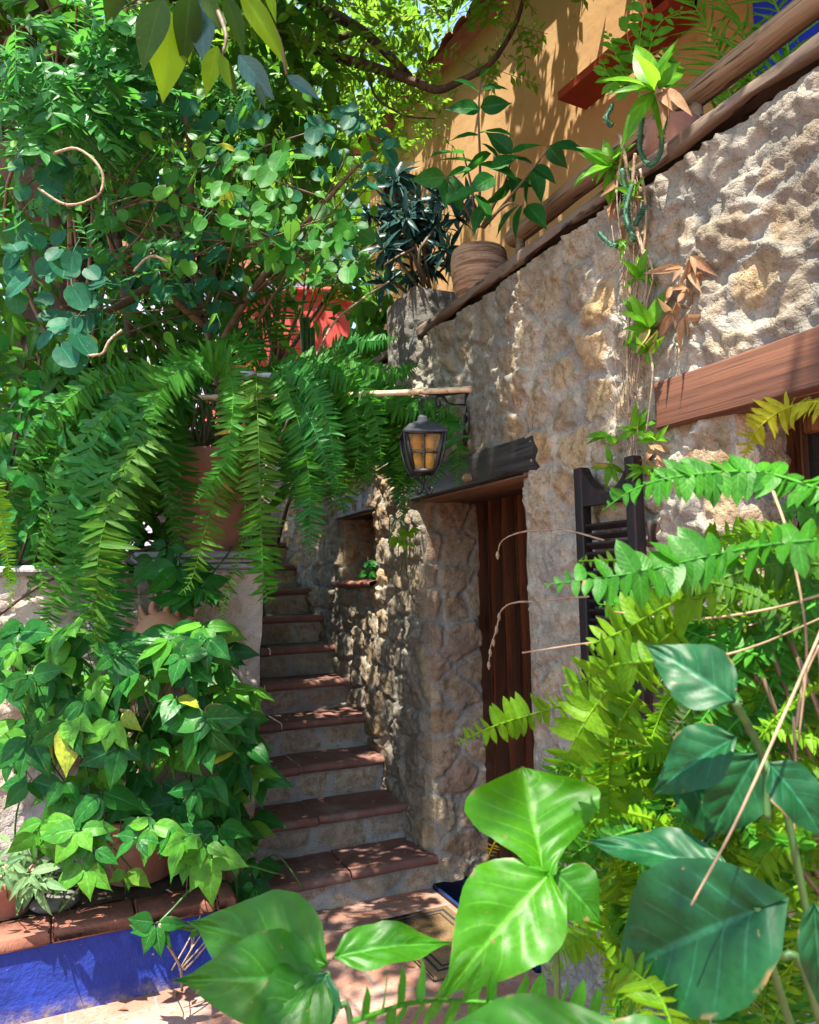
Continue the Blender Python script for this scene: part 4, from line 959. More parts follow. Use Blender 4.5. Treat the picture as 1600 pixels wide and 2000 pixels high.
# dry stalks at the planter corner
g = MB()
for q in range(7):
    p0 = at(360+rng.normal()*20, 1895, 2.7); p1 = at(370+q*14+rng.normal()*8, 1770+rng.random()*40, 2.75); g.tube(spline([p0, (p0+p1)/2+rvec(1)[0]*.01, p1], 6), .003, 4)
p0 = at(355, 1890, 2.6); g.tube(spline([at(312, 1805, 2.55), at(325, 1840, 2.58), at(352, 1888, 2.62), at(356, 1935, 2.66)], 12), .005, 5)
tag(g.build('dry_stalks', M_twig), 'thin dry stalks standing at the corner of the blue planter', 'plant')
#@@PLANTS2
# ---- round-leaved shrub, upper left
rs = thing('round_leaf_tree', at(420, 900, 3.7), 'small tree with round blue green scalloped leaves and twisting pale twigs, upper left', 'tree')
RP = [([(20, 430), (110, 440), (200, 520), (240, 640), (150, 700), (60, 650), (20, 570)], 40, 2.6, 2.9, .098),
      ([(270, 340), (420, 300), (560, 290), (600, 330), (580, 420), (540, 490), (380, 440), (280, 400)], 48, 2.7, 3.1, .086),
      ([(20, 270), (60, 260), (140, 310), (110, 400), (30, 380)], 12, 2.8, 3.0, .085),
      ([(600, 200), (700, 190), (770, 260), (760, 330), (700, 420), (620, 330)], 34, 2.9, 3.2, .080),
      ([(520, 420), (650, 400), (740, 440), (710, 540), (600, 540), (520, 500)], 34, 2.9, 3.3, .080),
      ([(280, 480), (400, 430), (520, 520), (520, 620), (420, 640), (300, 580)], 30, 2.9, 3.4, .092),
      ([(180, 200), (320, 180), (520, 200), (620, 260), (500, 300), (280, 300)], 32, 3.0, 3.5, .085),
      ([(150, 380), (270, 360), (280, 480), (200, 500)], 22, 2.8, 3.2, .07),
      ([(180, 280), (640, 250), (740, 480), (520, 640), (250, 640), (120, 480)], 60, 3.3, 3.9, .085)]
b = MB(); bg2 = MB(); st = MB(); tips = []
for poly, n, d0, d1, sz in RP:
    P = sample(poly, n, d0, d1)
    fc = unit(VIEW*.85+A([-.1, -.1, .55])+rng.normal(size=(n, 3))*.33); D = unit(A([0, 0, -1.])+rng.normal(size=(n, 3))*.55); D = unit(D-(D*fc).sum(1)[:, None]*fc)
    (b if len(tips) % 3 != 1 else bg2).leaves(T_rnd, P, D, fc, sz*(.50+.55*rng.random(n)), wid=.9+.2*rng.random(n)); tips.append(P)
    for p, f_, d_ in zip(P, fc, D): b.tube(spline([p-f_*.05-d_*.05+A([0, 0, .02]), p-f_*.01-d_*.02, p], 4), .0016, 4)
b.build('foliage', G_teal, rs); bg2.build('foliage', G_rnd, rs)
b = MB()
for poly, n, d0, d1, sz in (([(20, 180), (640, 150), (760, 420), (620, 560), (500, 660), (120, 720), (0, 500)], 150, 2.75, 3.5, .062), ([(300, 250), (600, 250), (560, 520), (330, 520)], 60, 2.7, 3.1, .055)):
    P = sample(poly, n, d0, d1); fc = unit(VIEW*.6+A([-.1, -.1, .7])+rng.normal(size=(n, 3))*.4); D = unit(A([0, 0, -.8])+rng.normal(size=(n, 3))*.8); b.leaves(T_rnd if n < 100 else T_ov3, P, D, fc, sz*(.6+.7*rng.random(n)))
    for p, f_ in zip(P, fc): b.tube([p-f_*.05, p], .0014, 4)
b.build('young_foliage', G_shrubl, rs)
tips = np.vstack(tips)
br_ = MB(); tr0 = at(440, 900, 3.75)
mains = [[(440, 900, 3.75), (425, 760, 3.7), (400, 620, 3.65), (370, 480, 3.6), (330, 330, 3.5), (300, 210, 3.4)],
         [(415, 700, 3.7), (480, 590, 3.6), (560, 480, 3.4), (640, 390, 3.2), (700, 320, 3.1)],
         [(405, 640, 3.65), (310, 560, 3.5), (230, 500, 3.3), (205, 420, 3.2), (180, 340, 3.2)],
         [(370, 480, 3.6), (372, 300, 3.4), (350, 180, 3.4)], [(300, 560, 3.5), (200, 610, 3.2), (120, 600, 2.9)]]
for q in mains: br_.tube(spline([at(*p) for p in q], 24), np.linspace(.020, .007, 24), 7, jit=.2)
for p in tips[::7]:
    q = at(*mains[int(rng.integers(3))][int(rng.integers(1, 4))]); br_.tube(spline([q, (p+q)/2+rvec(1)[0]*.06, p], 8), np.linspace(.006, .002, 8), 5)
br_.build('trunk', M_stemb, rs)
for q in ([(105, 300, 2.7), (150, 290, 2.68), (190, 320, 2.66), (202, 355, 2.66), (188, 385, 2.66), (130, 400, 2.68), (75, 368, 2.7)],
          [(330, 512, 2.75), (300, 500, 2.75), (280, 510, 2.77), (262, 530, 2.8)], [(172, 695, 2.6), (200, 690, 2.6), (215, 665, 2.6), (238, 645, 2.62)],
          [(545, 860, 3.2), (640, 650, 3.3), (700, 590, 3.4), (760, 550, 3.5)]):
    tw = MB(); tw.tube(spline([at(*p) for p in q], 24), .0048, 7, jit=.5); tw.build('twisted_twig', M_twig, rs)

# ---- pinnate shrub, top left
def pinnate(b, st, p, d, n=7, ln=.16, leaf=.055, tpl=T_small):
    d = unit(d); up = unit(VIEW*.6+A([0, 0, .7])+rng.normal(size=3)*.3); sd = unit(np.cross(d, up)); Q = [p+d*ln*t+A([0, 0, -.05*ln*t*t*4]) for t in np.linspace(0, 1, 5)]
    b.tube(Q, .0016, 4); t = np.linspace(.15, 1, n)
    for s_ in (-1, 1):
        P = p+d*ln*t[:, None]+A([0, 0, -.2*ln])*(t**2)[:, None]
        D = sd*s_*.9+d*.45+rng.normal(size=(n, 3))*.12; b.leaves(tpl, P, D, up+rng.normal(size=(n, 3))*.25, leaf*(.8+.4*rng.random(n)))
    b.leaves(tpl, p[None]+d*ln+A([0, 0, -.2*ln]), d, up, leaf)
tt = thing('feathery_shrub', at(120, 700, 4.2), 'tall shrub with small feathery pinnate leaves in the top left corner', 'shrub')
b = MB(); st = MB()
for poly, n, d0, d1, ls in (([(0, 0), (260, 0), (300, 120), (260, 240), (100, 260), (0, 240)], 105, 2.7, 3.5, .078), ([(0, 380), (60, 420), (20, 460)], 6, 2.8, 3.1, .05), ([(60, 230), (330, 150), (340, 280), (80, 330)], 40, 3.1, 3.8, .07),
                            ([(240, 450), (330, 480), (270, 570), (160, 560)], 12, 2.7, 2.9, .038), ([(0, 100), (420, 60), (520, 180), (300, 330), (0, 300)], 90, 3.8, 4.6, .06)):
    for p in sample(poly, n, d0, d1): pinnate(b, st, p, rng.normal(size=3)*.8+RT*.3-UP*.5, 6+int(rng.random()*3), .17, ls)
b.build('foliage', G_tiny, tt)
g = MB()
for q in range(7): g.tube(spline([at(120+q*8, 720, 4.2), at(110+rng.normal()*60, 420, 4.0), at(130+rng.normal()*90, 120, 3.6), at(140+rng.normal()*120, -40, 3.4)], 16), np.linspace(.014, .004, 16), 6)
g.build('stems', M_stemb, tt)

# ---- big hanging leaves at the top
hb = thing('hanging_branch', at(420, -60, 1.5), 'branch tip of large glossy mango like leaves hanging from above', 'branch')
g = MB(); g.tube(spline([at(150, -140, 1.9), at(330, -60, 1.6), at(400, -20, 1.5), at(440, 60, 1.45), at(436, 105, 1.43)], 20), np.linspace(.008, .003, 20), 6); g.tube(spline([at(330, -60, 1.6), at(470, -30, 1.5), at(540, 60, 1.5), at(560, 145, 1.5)], 16), .003, 5); g.build('twig', M_stemb, hb)
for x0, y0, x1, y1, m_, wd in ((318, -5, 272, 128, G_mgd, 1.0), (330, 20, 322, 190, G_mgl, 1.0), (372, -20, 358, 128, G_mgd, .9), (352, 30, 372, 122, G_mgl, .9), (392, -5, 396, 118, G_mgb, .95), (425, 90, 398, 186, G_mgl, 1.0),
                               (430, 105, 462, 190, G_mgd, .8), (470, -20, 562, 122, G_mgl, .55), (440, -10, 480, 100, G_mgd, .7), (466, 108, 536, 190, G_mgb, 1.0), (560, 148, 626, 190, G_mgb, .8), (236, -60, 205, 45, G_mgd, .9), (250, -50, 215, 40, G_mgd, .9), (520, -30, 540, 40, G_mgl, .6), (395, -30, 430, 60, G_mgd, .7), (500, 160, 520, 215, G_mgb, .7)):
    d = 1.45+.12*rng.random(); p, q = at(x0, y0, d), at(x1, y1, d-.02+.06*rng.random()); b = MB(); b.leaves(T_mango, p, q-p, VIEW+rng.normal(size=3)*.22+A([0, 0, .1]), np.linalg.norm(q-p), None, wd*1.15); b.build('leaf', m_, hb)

# ---- shade tree: trunk on the left, limbs over the stairs, airy crown with gaps
st_ = thing('shade_tree', (-2.4, 5.2, 0), 'tall shade tree with dark leaning trunk and a wide airy crown over the stairs', 'tree')
g = MB()
g.tube(spline([(-2.0, 5.4, 0), (-1.9, 5.2, 1.6), at(130, 560, 4.6), at(125, 430, 4.5), at(60, 330, 4.4), at(0, 180, 4.6), at(120, -150, 5.0)], 40), np.linspace(.24, .12, 40), 14, jit=.12)
g.build('trunk', M_bark, st_)
for q, r0, r1 in (([(0, 180, 4.6), (250, 30, 4.8), (470, -60, 5.0), (625, 15, 5.0), (720, 70, 4.9), (800, 150, 4.8)], .055, .025), ([(470, -60, 5.0), (560, 60, 5.0), (640, 105, 4.9), (740, 135, 4.7), (810, 160, 4.6), (856, 176, 4.5), (900, 158, 4.5), (960, 122, 4.4), (1010, 40, 4.4), (1030, -40, 4.4)], .04, .010),
                  ([(720, 70, 4.9), (705, 115, 4.8), (722, 150, 4.7), (735, 190, 4.6), (790, 225, 4.5), (850, 232, 4.5)], .012, .004), ([(625, 15, 5.0), (640, 75, 5.0), (690, 65, 5.1)], .03, .02),
                  ([(125, 430, 4.5), (190, 380, 4.3), (225, 450, 4.2), (240, 560, 4.1), (260, 700, 4.0)], .03, .02), ([(0, 180, 4.6), (-300, -300, 4.4), (-500, -700, 4.2)], .10, .05), ([(120, -150, 5.0), (600, -500, 4.5), (1100, -700, 3.8)], .10, .03), ([(120, -150, 5), (500, -300, 5.5), (1000, -350, 6)], .06, .02)):
    g = MB(); g.tube(spline([at(*p) for p in q], 36), np.linspace(r0, r1, 36), 9, jit=.2); g.build('limb', M_bark, st_)
# crown sprays; mostly unseen, gaps shaped along sun rays and noise to light chosen spots
def hits(p):
    out = []
    t = p[0]/SUN[0]
    if t > 0: q = p-SUN*t; out.append(('wall', q[1], q[2]))
    t = (p[0]-1.3)/SUN[0]
    if t > 0: q = p-SUN*t; out.append(('ochre', q[1], q[2]))
    t = (p[2]-1.1)/SUN[2]; q = p-SUN*t; out.append(('mid', q[0], q[1]))
    return out
LIT = A([list(at(x, y, d))+[r_] for x, y, d, r_ in ((450, 350, 2.9, .12), (150, 130, 3.0, .22), (660, 230, 3.0, .10), (350, 560, 3.0, .10), (700, 480, 3.0, .08), (60, 300, 2.8, .1), (390, 980, 3.5, .16), (640, 640, 8.6, .6), (1450, 450, 1.95, .28))]+[list(at(x, y, d))+[r_] for x, y, d, r_ in ((350, 110, 1.45, .16), (530, 80, 1.5, .10), (1045, 1580, 1.02, .11), (960, 1820, .95, .07), (1180, 1420, 1.0, .16), (960, 1425, 1.2, .08), (1400, 960, .9, .2), (1330, 1300, .8, .06), (1530, 820, 1.05, .12), (1300, 1600, 1.0, .08),
    (370, 730, 3.0, .10), (480, 720, 3.1, .06), (60, 1930, 2.7, .26), (150, 1990, 2.7, .26), (270, 1660, 2.7, .16), (200, 1310, 2.8, .08), (360, 1480, 2.8, .10), (1275, 150, 2.2, .22), (620, 640, 8.6, .5), (520, 1560, 3.0, .08), (730, 1870, 2.8, .12), (480, 1780, 1.05, .05), (130, 800, 3.1, .1), (600, 330, 3.1, .08), (90, 560, 2.7, .15))])
N = 0; sp = []
while len(sp) < 8200:
    p = A([rng.uniform(-3.0, 2.3), rng.uniform(-.4, 7.2), rng.uniform(4.3, 6.6)])
    if p[2] < 4.3+.25*abs(p[0]+.5): continue
    x, y, d = proj(p) if (p-CAM)@FW > .3 else (-1e4, -1e4, 1)
    dens = .95
    if d > .3 and -50 < x < 1650 and -50 < y < 2000:
        if x > 1010 or y > 250+.0*x: continue
        if x <= 600: dens = .6
        else: dens = .55+.5*(vn(A([x/70.]), A([y/60.]), 5)[0]-.5)*2
    for nm, a, b_ in hits(p):
        if nm == 'wall':
            if .3 < a < 2.0+.25*math.sin(b_*5) and 1.7 < b_ < 2.9: dens *= .0 if vn(A([a*5]), A([b_*1.2]), 9)[0] > .40 else 1.
            elif 2.0 < a < 3.0 and 1.6 < b_ < 2.8: dens *= 1.0 if vn(A([a*5.5]), A([b_*.9]), 3)[0] > .47 else .0
            elif 3.0 <= a < 8: dens *= 1.0 if vn(A([a*4.2]), A([b_*.8]), 3)[0] > .54 else .0
        elif nm == 'ochre':
            if b_ > 3 and 3 < a < 7: dens *= 1. if vn(A([a*5]), A([b_*1.1]), 13)[0] > .54 else .0
        else:
            if -1.9 < a < -.2 and .2 < b_ < 1.7: dens *= .20 if vn(A([a*4]), A([b_*4]), 2)[0] > .45 else .7
            if -2.4 < a < -1.1 and 2.3 < b_ < 3.5: dens *= .25 if vn(A([a*4]), A([b_*4]), 2)[0] > .55 else .9
    q_ = at(380, 330, 3.0)-p; tq = q_@SUN
    if tq < 0 and np.linalg.norm(q_-tq*SUN) < .85: dens *= .6
    v_ = LIT[:, :3]-p; t_ = v_@SUN; ds = np.linalg.norm(v_-t_[:, None]*SUN, axis=1)
    if ((ds < LIT[:, 3]*1.35) & (t_ < 0)).any(): dens *= .02
    if rng.random() < dens: sp.append(p)
sp = A(sp); b = MB(); SC = A([1.0 if (500 < proj(p)[0] < 1650 and -150 < proj(p)[1] < 900) else 1.55 for p in sp])
k = 11
D0 = unit(rng.normal(size=(len(sp), 3))*.8+A([.2, -.1, -.55])); N0 = unit(rng.normal(size=(len(sp), 3))*.45+A([0, 0, 1.])); S0 = unit(np.cross(D0, N0))
for i in range(k):
    t = .1+.9*i/(k-1); s_ = 1 if i % 2 else -1
    b.leaves(T_tiny, sp+D0*t*.22, S0*s_*.9+D0*.5+rng.normal(size=sp.shape)*.2, N0+rng.normal(size=sp.shape)*.35, .075*SC*(.7+.5*rng.random(len(sp))), wid=1.0)
b.build('crown', G_can, st_)
g = MB()
for p, d in zip(sp[::2], D0[::2]): g.tube([p-d*.15, p+d*.13, p+d*.26], .0022, 3, cap=False)
g.build('twigs', M_stemb, st_)

# ---- garden trees filling the depth behind
def back_tree(label, polys, n, d0, d1, tpl, size, mat, base, droopy=.4, trunk=.06, name='garden_tree', face=.5, cat='tree'):
    t = thing(name, base, label, cat); b = MB()
    for poly, f in polys:
        P = sample(poly, int(n*f), d0, d1); k = len(P)
        # clump the leaves around twig centres
        c = P[rng.integers(0, max(2, k//9), k)]; P = np.where(rng.random(k)[:, None] < .65, c+rng.normal(size=(k, 3))*size*1.1, P)
        D = unit(rng.normal(size=(k, 3))+A([0, 0, -droopy*2])); N = unit(rng.normal(size=(k, 3))*.6+VIEW*face+A([0, 0, .7])); b.leaves(tpl, P, D, N, size*(.65+.7*rng.random(k)))
    b.build('crown', mat, t)
    g = MB(); xs, ys2 = np.mean([p[0] for p in polys[0][0]]), np.min([p[1] for p in polys[0][0]])
    top = at(xs, ys2+40, (d0+d1)/2); q0 = A(base); g.tube(spline([q0, q0*.6+top*.4+rvec(1)[0]*.1, top], 16), np.linspace(trunk, trunk*.3, 16), 8)
    for q in range(7):
        e = at(xs+rng.normal()*140, ys2+150+rng.random()*250, rng.uniform(d0, d1)); s0 = q0*.5+top*.5; g.tube(spline([s0, (s0+e)/2+rvec(1)[0]*.1, e], 8), np.linspace(trunk*.4, .006, 8), 5)
    g.build('trunk', M_bark, t); return t
back_tree('dark green leafy tree behind the round leaved tree', [([(-40, -40), (640, -40), (660, 300), (540, 460), (450, 640), (200, 760), (-40, 800)], 1)], 3000, 4.3, 5.6, T_small, .15, G_back, (-1.0, 5.2, 0))
back_tree('sunny lime green tree far behind at the top', [([(300, -40), (900, -40), (820, 230), (720, 380), (560, 440), (380, 400)], .75), ([(0, 560), (240, 560), (260, 800), (0, 800)], .25)], 2400, 6.5, 9.0, T_small, .17, G_lime, (0, 8.0, 0))
back_tree('dense dark shrubbery behind the hanging ferns', [([(-40, 640), (380, 600), (460, 690), (560, 800), (330, 900), (200, 1100), (-40, 1150)], .85), ([(190, 850), (350, 850), (350, 1080), (190, 1080)], .15)], 1700, 3.75, 4.6, T_lan, .16, G_back, (-1.9, 4.6, 0), name='garden_shrub', cat='shrub', trunk=.03)
back_tree('thin leaved vine clump on the far left beside the ferns', [([(-30, 760), (120, 740), (120, 900), (60, 1120), (-30, 1150)], 1)], 260, 3.1, 3.6, T_ov, .09, G_fernd, (-2.2, 3.66, .3), name='garden_shrub', cat='shrub', trunk=.02)
back_tree('low bushy shrub beyond the top of the stairs beside the pier', [([(700, 600), (775, 560), (790, 720), (700, 730)], 1)], 160, 5.2, 6.0, T_ov, .13, G_back, (-.2, 6.0, 1.5), name='garden_shrub', cat='shrub', trunk=.02)
# far hedge behind everything, so no open horizon shows
back_tree('tall hedge row far behind the red house', [([(-200, 100), (700, 200), (800, 560), (760, 700), (300, 760), (-200, 800)], 1)], 3600, 14, 18, T_small, .62, G_back, (0, 16, 0), name='tall_hedge', cat='hedge')

# ---- palms
def palm(label, base, fr, mat, n=34, ll=.33, grp=None):
    t = thing('areca_palm', base, label, 'palm'); g = MB()
    for q in range(4): g.tube(spline([A(base)+rvec(1)[0]*A([.06, .06, 0]), A(base)*.5+at(*fr[q % len(fr)][0])*.5, at(*fr[q % len(fr)][0])], 8), .022, 7)
    g.build('cane', M_stem, t)
    for q in fr:
        b = MB(); P = spline([at(*p) for p in q], 30); frond_mb(b, P, n, ll, T_palm, N0=unit(VIEW*.8+A([0, 0, .5])+rng.normal(size=3)*.2), ang=.75, droop=.0, grav=.18, r=.006, miss=0, t0=.15, prof=([0, .2, .5, .8, 1], [.6, 1, 1, .75, .4])); b.build('frond', mat, t)
    return t
palm('slender areca palm arching in front of the ochre house', (.3, 6.4, 1.6), [[(600, 620, 6.0), (640, 480, 5.9), (700, 340, 5.8), (740, 280, 5.8)], [(600, 620, 6), (660, 500, 5.8), (740, 440, 5.6), (800, 450, 5.5)], [(590, 620, 6), (600, 480, 6), (610, 330, 6), (650, 230, 6)], [(610, 640, 6), (680, 540, 5.8), (740, 520, 5.6), (790, 550, 5.5)], [(580, 620, 6), (540, 500, 6), (520, 400, 6), (470, 350, 6)]], G_palm)
palm('areca palm rising behind the log handrail, top right', (1.1, 1.9, 2.25), [[(1470, 320, 3.0), (1430, 200, 3.0), (1395, 80, 3.0), (1350, 0, 3.0)], [(1480, 320, 3.0), (1470, 160, 3.0), (1440, 40, 3.0), (1370, -40, 3.0)], [(1480, 330, 3.0), (1500, 200, 3), (1560, 120, 3.0), (1640, 100, 3.0)], [(1470, 320, 3.0), (1410, 250, 3), (1360, 240, 3.0), (1320, 280, 3.0)], [(1490, 330, 3.0), (1540, 120, 3), (1500, -20, 3.0), (1440, -60, 3.0)], [(1480, 330, 2.8), (1540, 210, 2.8), (1600, 160, 2.8), (1680, 170, 2.8)]], G_brom, 26, .26)
palm('areca palm deep in the shade between ferns and pale house', (-.4, 5.4, .8), [[(480, 720, 4.9), (420, 600, 4.8), (360, 560, 4.7), (300, 590, 4.6)], [(480, 720, 4.9), (470, 580, 4.8), (430, 500, 4.7), (360, 460, 4.6)], [(490, 720, 4.9), (540, 600, 4.8), (540, 500, 4.7), (600, 450, 4.6)]], G_back, 30, .3)

# ---- plants on the parapet
t = thing('dark_rosette_plant', (.12, 3.66, 3.0), 'dark bushy plant with narrow bluish pointed leaves on the parapet pier', 'plant')
b = MB(); c0 = at(815, 455, 4.02)
for q in range(34):
    c = c0+A([rng.normal()*.10, rng.normal()*.10, rng.normal()*.13]); n = 17; ax = unit(VIEW*.6+rng.normal(size=3)*.6); D = unit(rng.normal(size=(n, 3))+ax*.5+A([0, 0, -.1])); b.leaves(T_lan2, np.repeat(c[None], n, 0), D, unit(VIEW+rng.normal(size=(n, 3))*.4+A([0, 0, .6])), .13*(.7+.5*rng.random(n)), wid=1.25)
b.build('foliage', G_dark, t)
g = MB()
for q in range(6): g.tube(spline([(.12+rng.normal()*.04, 3.66+rng.normal()*.05, 2.995), c0+rng.normal(size=3)*.06-A([0, 0, .12]), c0+rng.normal(size=3)*.1], 6), .009, 5)
g.build('stems', M_stemb, t)
t = thing('broad_leaf_plant', bc+A([0, 0, .2]), 'leggy broad leaved plant growing out of the flaking clay pot', 'plant')
b = MB(); st = MB(); root = bc+A([0, 0, .2])
stemsp = [[(935, 445, 3.2), (938, 330, 3.15), (935, 220, 3.1), (940, 150, 3.1)], [(930, 445, 3.2), (900, 390, 3.1), (870, 345, 3.0)], [(945, 445, 3.2), (1000, 380, 3.0), (1040, 330, 2.9), (1075, 285, 2.85)], [(940, 445, 3.2), (985, 360, 3.1), (1000, 300, 3.0)], [(945, 440, 3.1), (990, 400, 2.95), (1020, 400, 2.85)], [(930, 440, 3.2), (920, 360, 3.2), (905, 300, 3.2)]]
for q in stemsp: st.tube(spline([at(*p) for p in q], 16), np.linspace(.007, .003, 16), 5)
for x0, y0, x1, y1 in ((935, 180, 900, 150), (940, 175, 985, 165), (936, 150, 955, 130), (938, 215, 885, 205), (938, 210, 990, 200), (938, 265, 890, 262), (938, 260, 990, 250), (936, 320, 1000, 330), (934, 320, 870, 300), (1000, 300, 960, 260), (1000, 300, 1050, 275), (1075, 285, 1130, 282), (1070, 285, 1100, 320), (1040, 330, 1060, 380), (1040, 330, 1020, 390), (1000, 350, 960, 400), (960, 300, 905, 330), (905, 300, 850, 290), (870, 345, 815, 350), (880, 350, 900, 400), (880, 345, 870, 390), (930, 380, 960, 420), (985, 360, 1035, 355), (960, 330, 1005, 300), (1020, 400, 1000, 455), (1015, 400, 970, 440), (1030, 400, 1060, 430), (930, 370, 880, 385), (945, 400, 925, 440), (990, 330, 1010, 385), (920, 330, 880, 335), (940, 280, 975, 300), (1040, 325, 1080, 345), (965, 345, 925, 365), (1000, 310, 1035, 310)):
    d = 3.05+.12*rng.normal()*.6; p, q = at(x0, y0, d), at(x1, y1, d-.08+.1*rng.random()); b.leaves(T_ov, p, q-p, unit(VIEW*.7+A([0, 0, .8])+rng.normal(size=3)*.4), np.linalg.norm(q-p)*1.25, wid=1.0)
b.build('foliage', G_shrub, t); st.build('stems', M_stemb, t)

# ---- bromeliads and cactus trailing down the wall
def rosette(b, c, n, ln_, up, wid=1., spread=.8):
    up = unit(up); D = unit(rng.normal(size=(n, 3))*spread+up*.75); b.leaves(T_lan, np.repeat(c[None], n, 0), D, unit(up*1.+VIEW*.4+rng.normal(size=(n, 3))*.2-D*.0), ln_*(.7+.45*rng.random(n)), wid=wid)
t = thing('bromeliad', at(1275, 180, 2.25), 'bright lime bromeliad rosette perched on the coping against the handrail', 'plant')
b = MB(); b0 = at(1278, 178, 2.2)
for x1, y1, w_ in ((1195, 120, .9), (1238, 70, 1.), (1262, 80, 1.), (1300, 75, .95), (1350, 90, .9), (1325, 120, 1.), (1215, 250, 1.), (1300, 245, .9), (1250, 130, 1.), (1290, 110, 1.), (1225, 150, .9), (1330, 150, .8), (1200, 160, .7)):
    q = at(x1, y1, 2.15+.1*rng.normal()*.6); b.leaves(T_lan, b0, q-b0, unit(VIEW*.6+A([0, 0, .6])+rng.normal(size=3)*.3), np.linalg.norm(q-b0)*1.1, wid=w_*1.1)
b.build('leaves', G_brom, t)
b = MB()
for x1, y1 in ((1300, 190), (1335, 225), (1310, 215), (1345, 195), (1295, 165)):
    q = at(x1, y1, 2.12); p = at(1285, 175, 2.2); b.leaves(T_lan, p, q-p, unit(VIEW+rng.normal(size=3)*.6), np.linalg.norm(q-p)*1.1)
b.build('dead_leaves', G_dry, t)
t = thing('fern_leaf_sapling', at(1250, 200, 2.5), 'light green sapling with feathery upright leaves behind the bromeliad', 'plant')
b = MB(); st = MB()
for q in ([(1250, 200, 2.5), (1240, 120, 2.5), (1225, 60, 2.5), (1245, 0, 2.5)], [(1250, 200, 2.5), (1268, 100, 2.5), (1290, 45, 2.5), (1335, 15, 2.5)], [(1245, 180, 2.5), (1215, 130, 2.5), (1200, 100, 2.5), (1185, 60, 2.5)], [(1245, 180, 2.5), (1210, 165, 2.5), (1190, 150, 2.5), (1175, 115, 2.5)], [(1250, 150, 2.5), (1250, 80, 2.5), (1258, 20, 2.5), (1262, -40, 2.5)], [(1255, 160, 2.5), (1290, 120, 2.5), (1320, 100, 2.5)]):
    frond_mb(b, spline([at(*p) for p in q], 20), 9, .058, T_small, ang=.55, t0=.2, miss=0, wid=1.3)
b.build('foliage', G_brom, t)
ep = thing('trailing_epiphyte', at(1215, 420, 2.45), 'column of bromeliad offsets and dry roots trailing down the wall past the shutter', 'plant')
b = MB()
for x, y, n, ln_, up in ((1195, 325, 13, .13, (-.6, -.2, .6)), (1160, 330, 6, .10, (-.8, -.1, .5)), (1240, 385, 8, .08, (-.6, -.3, .2)), (1248, 545, 8, .085, (-.6, -.3, .5)), (1268, 640, 12, .12, (-.6, -.3, .3)), (1262, 690, 6, .08, (-.7, -.3, -.3)), (1225, 470, 5, .06, (-.8, 0, -.1)), (1190, 850, 7, .075, (-.7, .1, .3)), (1245, 840, 9, .085, (-.7, -.3, .5)), (1195, 905, 7, .08, (-.6, 0, -.7)), (1255, 915, 8, .06, (-.7, -.2, -.2)), (1280, 860, 5, .07, (-.5, -.4, .6))):
    rosette(b, onx(x, y, -.07), n, ln_*.95, up, 1.15)
b.build('leaves', G_brom, ep)
g = MB()
for q in ([(1210, 260), (1225, 330), (1238, 400), (1250, 470), (1275, 530), (1262, 600), (1250, 700), (1238, 800), (1240, 920)], [(1240, 300), (1235, 420), (1262, 520), (1258, 640), (1275, 720), (1262, 850)], [(1215, 300), (1205, 380), (1215, 480)], [(1252, 330), (1262, 420), (1255, 500), (1240, 600), (1232, 760), (1225, 880)], [(1232, 560), (1225, 700), (1232, 850), (1238, 940)]):
    P = [onx(x, y, -.055-.03*rng.random()) for x, y in q]; g.tube(spline(P, 50), np.linspace(.0075, .0025, 50)*(.6+.5*rng.random())*(1+.5*(rng.random(50)-.5)), 6, jit=.7)
for q in range(60):
    x = 1205+40*rng.random(); y = 300+620*rng.random(); P = [onx(x+rng.normal()*6, y+k*30, -.04-.05*rng.random()) for k in range(4)]; g.tube(spline(P, 10), .0014, 4)
g.build('roots', M_twig, ep)
b = MB()
for x, y in ((1215, 350), (1200, 390), (1225, 430), (1330, 520), (1340, 560), (1320, 590), (1345, 530), (1310, 560), (1270, 870), (1285, 885), (1262, 895), (1350, 500), (1335, 620), (1205, 330), (1240, 360), (1310, 610)):
    n = 3; p = onx(x, y, -.05); D = unit(rng.normal(size=(n, 3))*.6+A([-.2, 0, -1])); b.leaves(T_lan, np.repeat(p[None], n, 0), D, unit(VIEW+rng.normal(size=(n, 3))*.8), .09*(.6+.6*rng.random(n)), wid=.8)
b.build('dead_leaves', G_dry, ep)
ct = MB()
for q in ([(1196, 205), (1184, 232), (1196, 246)], [(1255, 230), (1250, 290), (1270, 322), (1290, 300), (1293, 270)], [(1215, 330), (1225, 400), (1228, 450)], [(1240, 440), (1252, 420), (1258, 405)], [(1290, 190), (1300, 230), (1290, 270)], [(1170, 455), (1190, 475), (1205, 480)], [(1235, 360), (1222, 420), (1240, 470)]):
    P = spline([onx(x, y, -.10-.03*rng.random()) for x, y in q], 30); ct.tube(P, .0062*(1+.22*(np.arange(30) % 2)), 7); T_ = unit(np.gradient(P, axis=0))
    for i_ in range(0, 30):
        for d_ in rvec(4): d_ = unit(d_-T_[i_]*(d_@T_[i_])); ct.tube([P[i_]+d_*.005, P[i_]+d_*.012], [.0016, .0004], 3, cap=False)
tag(ct.build('trailing_cactus', M_cact), 'knobbly green cactus strands looping beside the bromeliad roots', 'cactus')
# little weed in the niche and moss by the lintel
leafy('niche_weed', 'tiny green weed growing in the wall niche', [([(712, 1095), (728, 1095), (728, 1115), (712, 1115)], 1)], 7, 4.42, 4.5, .05, [G_shrub], T_ov, base=at(720, 1130, 4.6), stems=2, cat='plant')
leafy('corner_weed', 'small bright weed on the stone corner below the lantern', [([(772, 1030), (800, 1030), (800, 1060), (775, 1060)], 1)], 6, 3.72, 3.78, .045, [G_lime], T_ov, base=at(790, 1060, 3.82), stems=2, cat='plant')

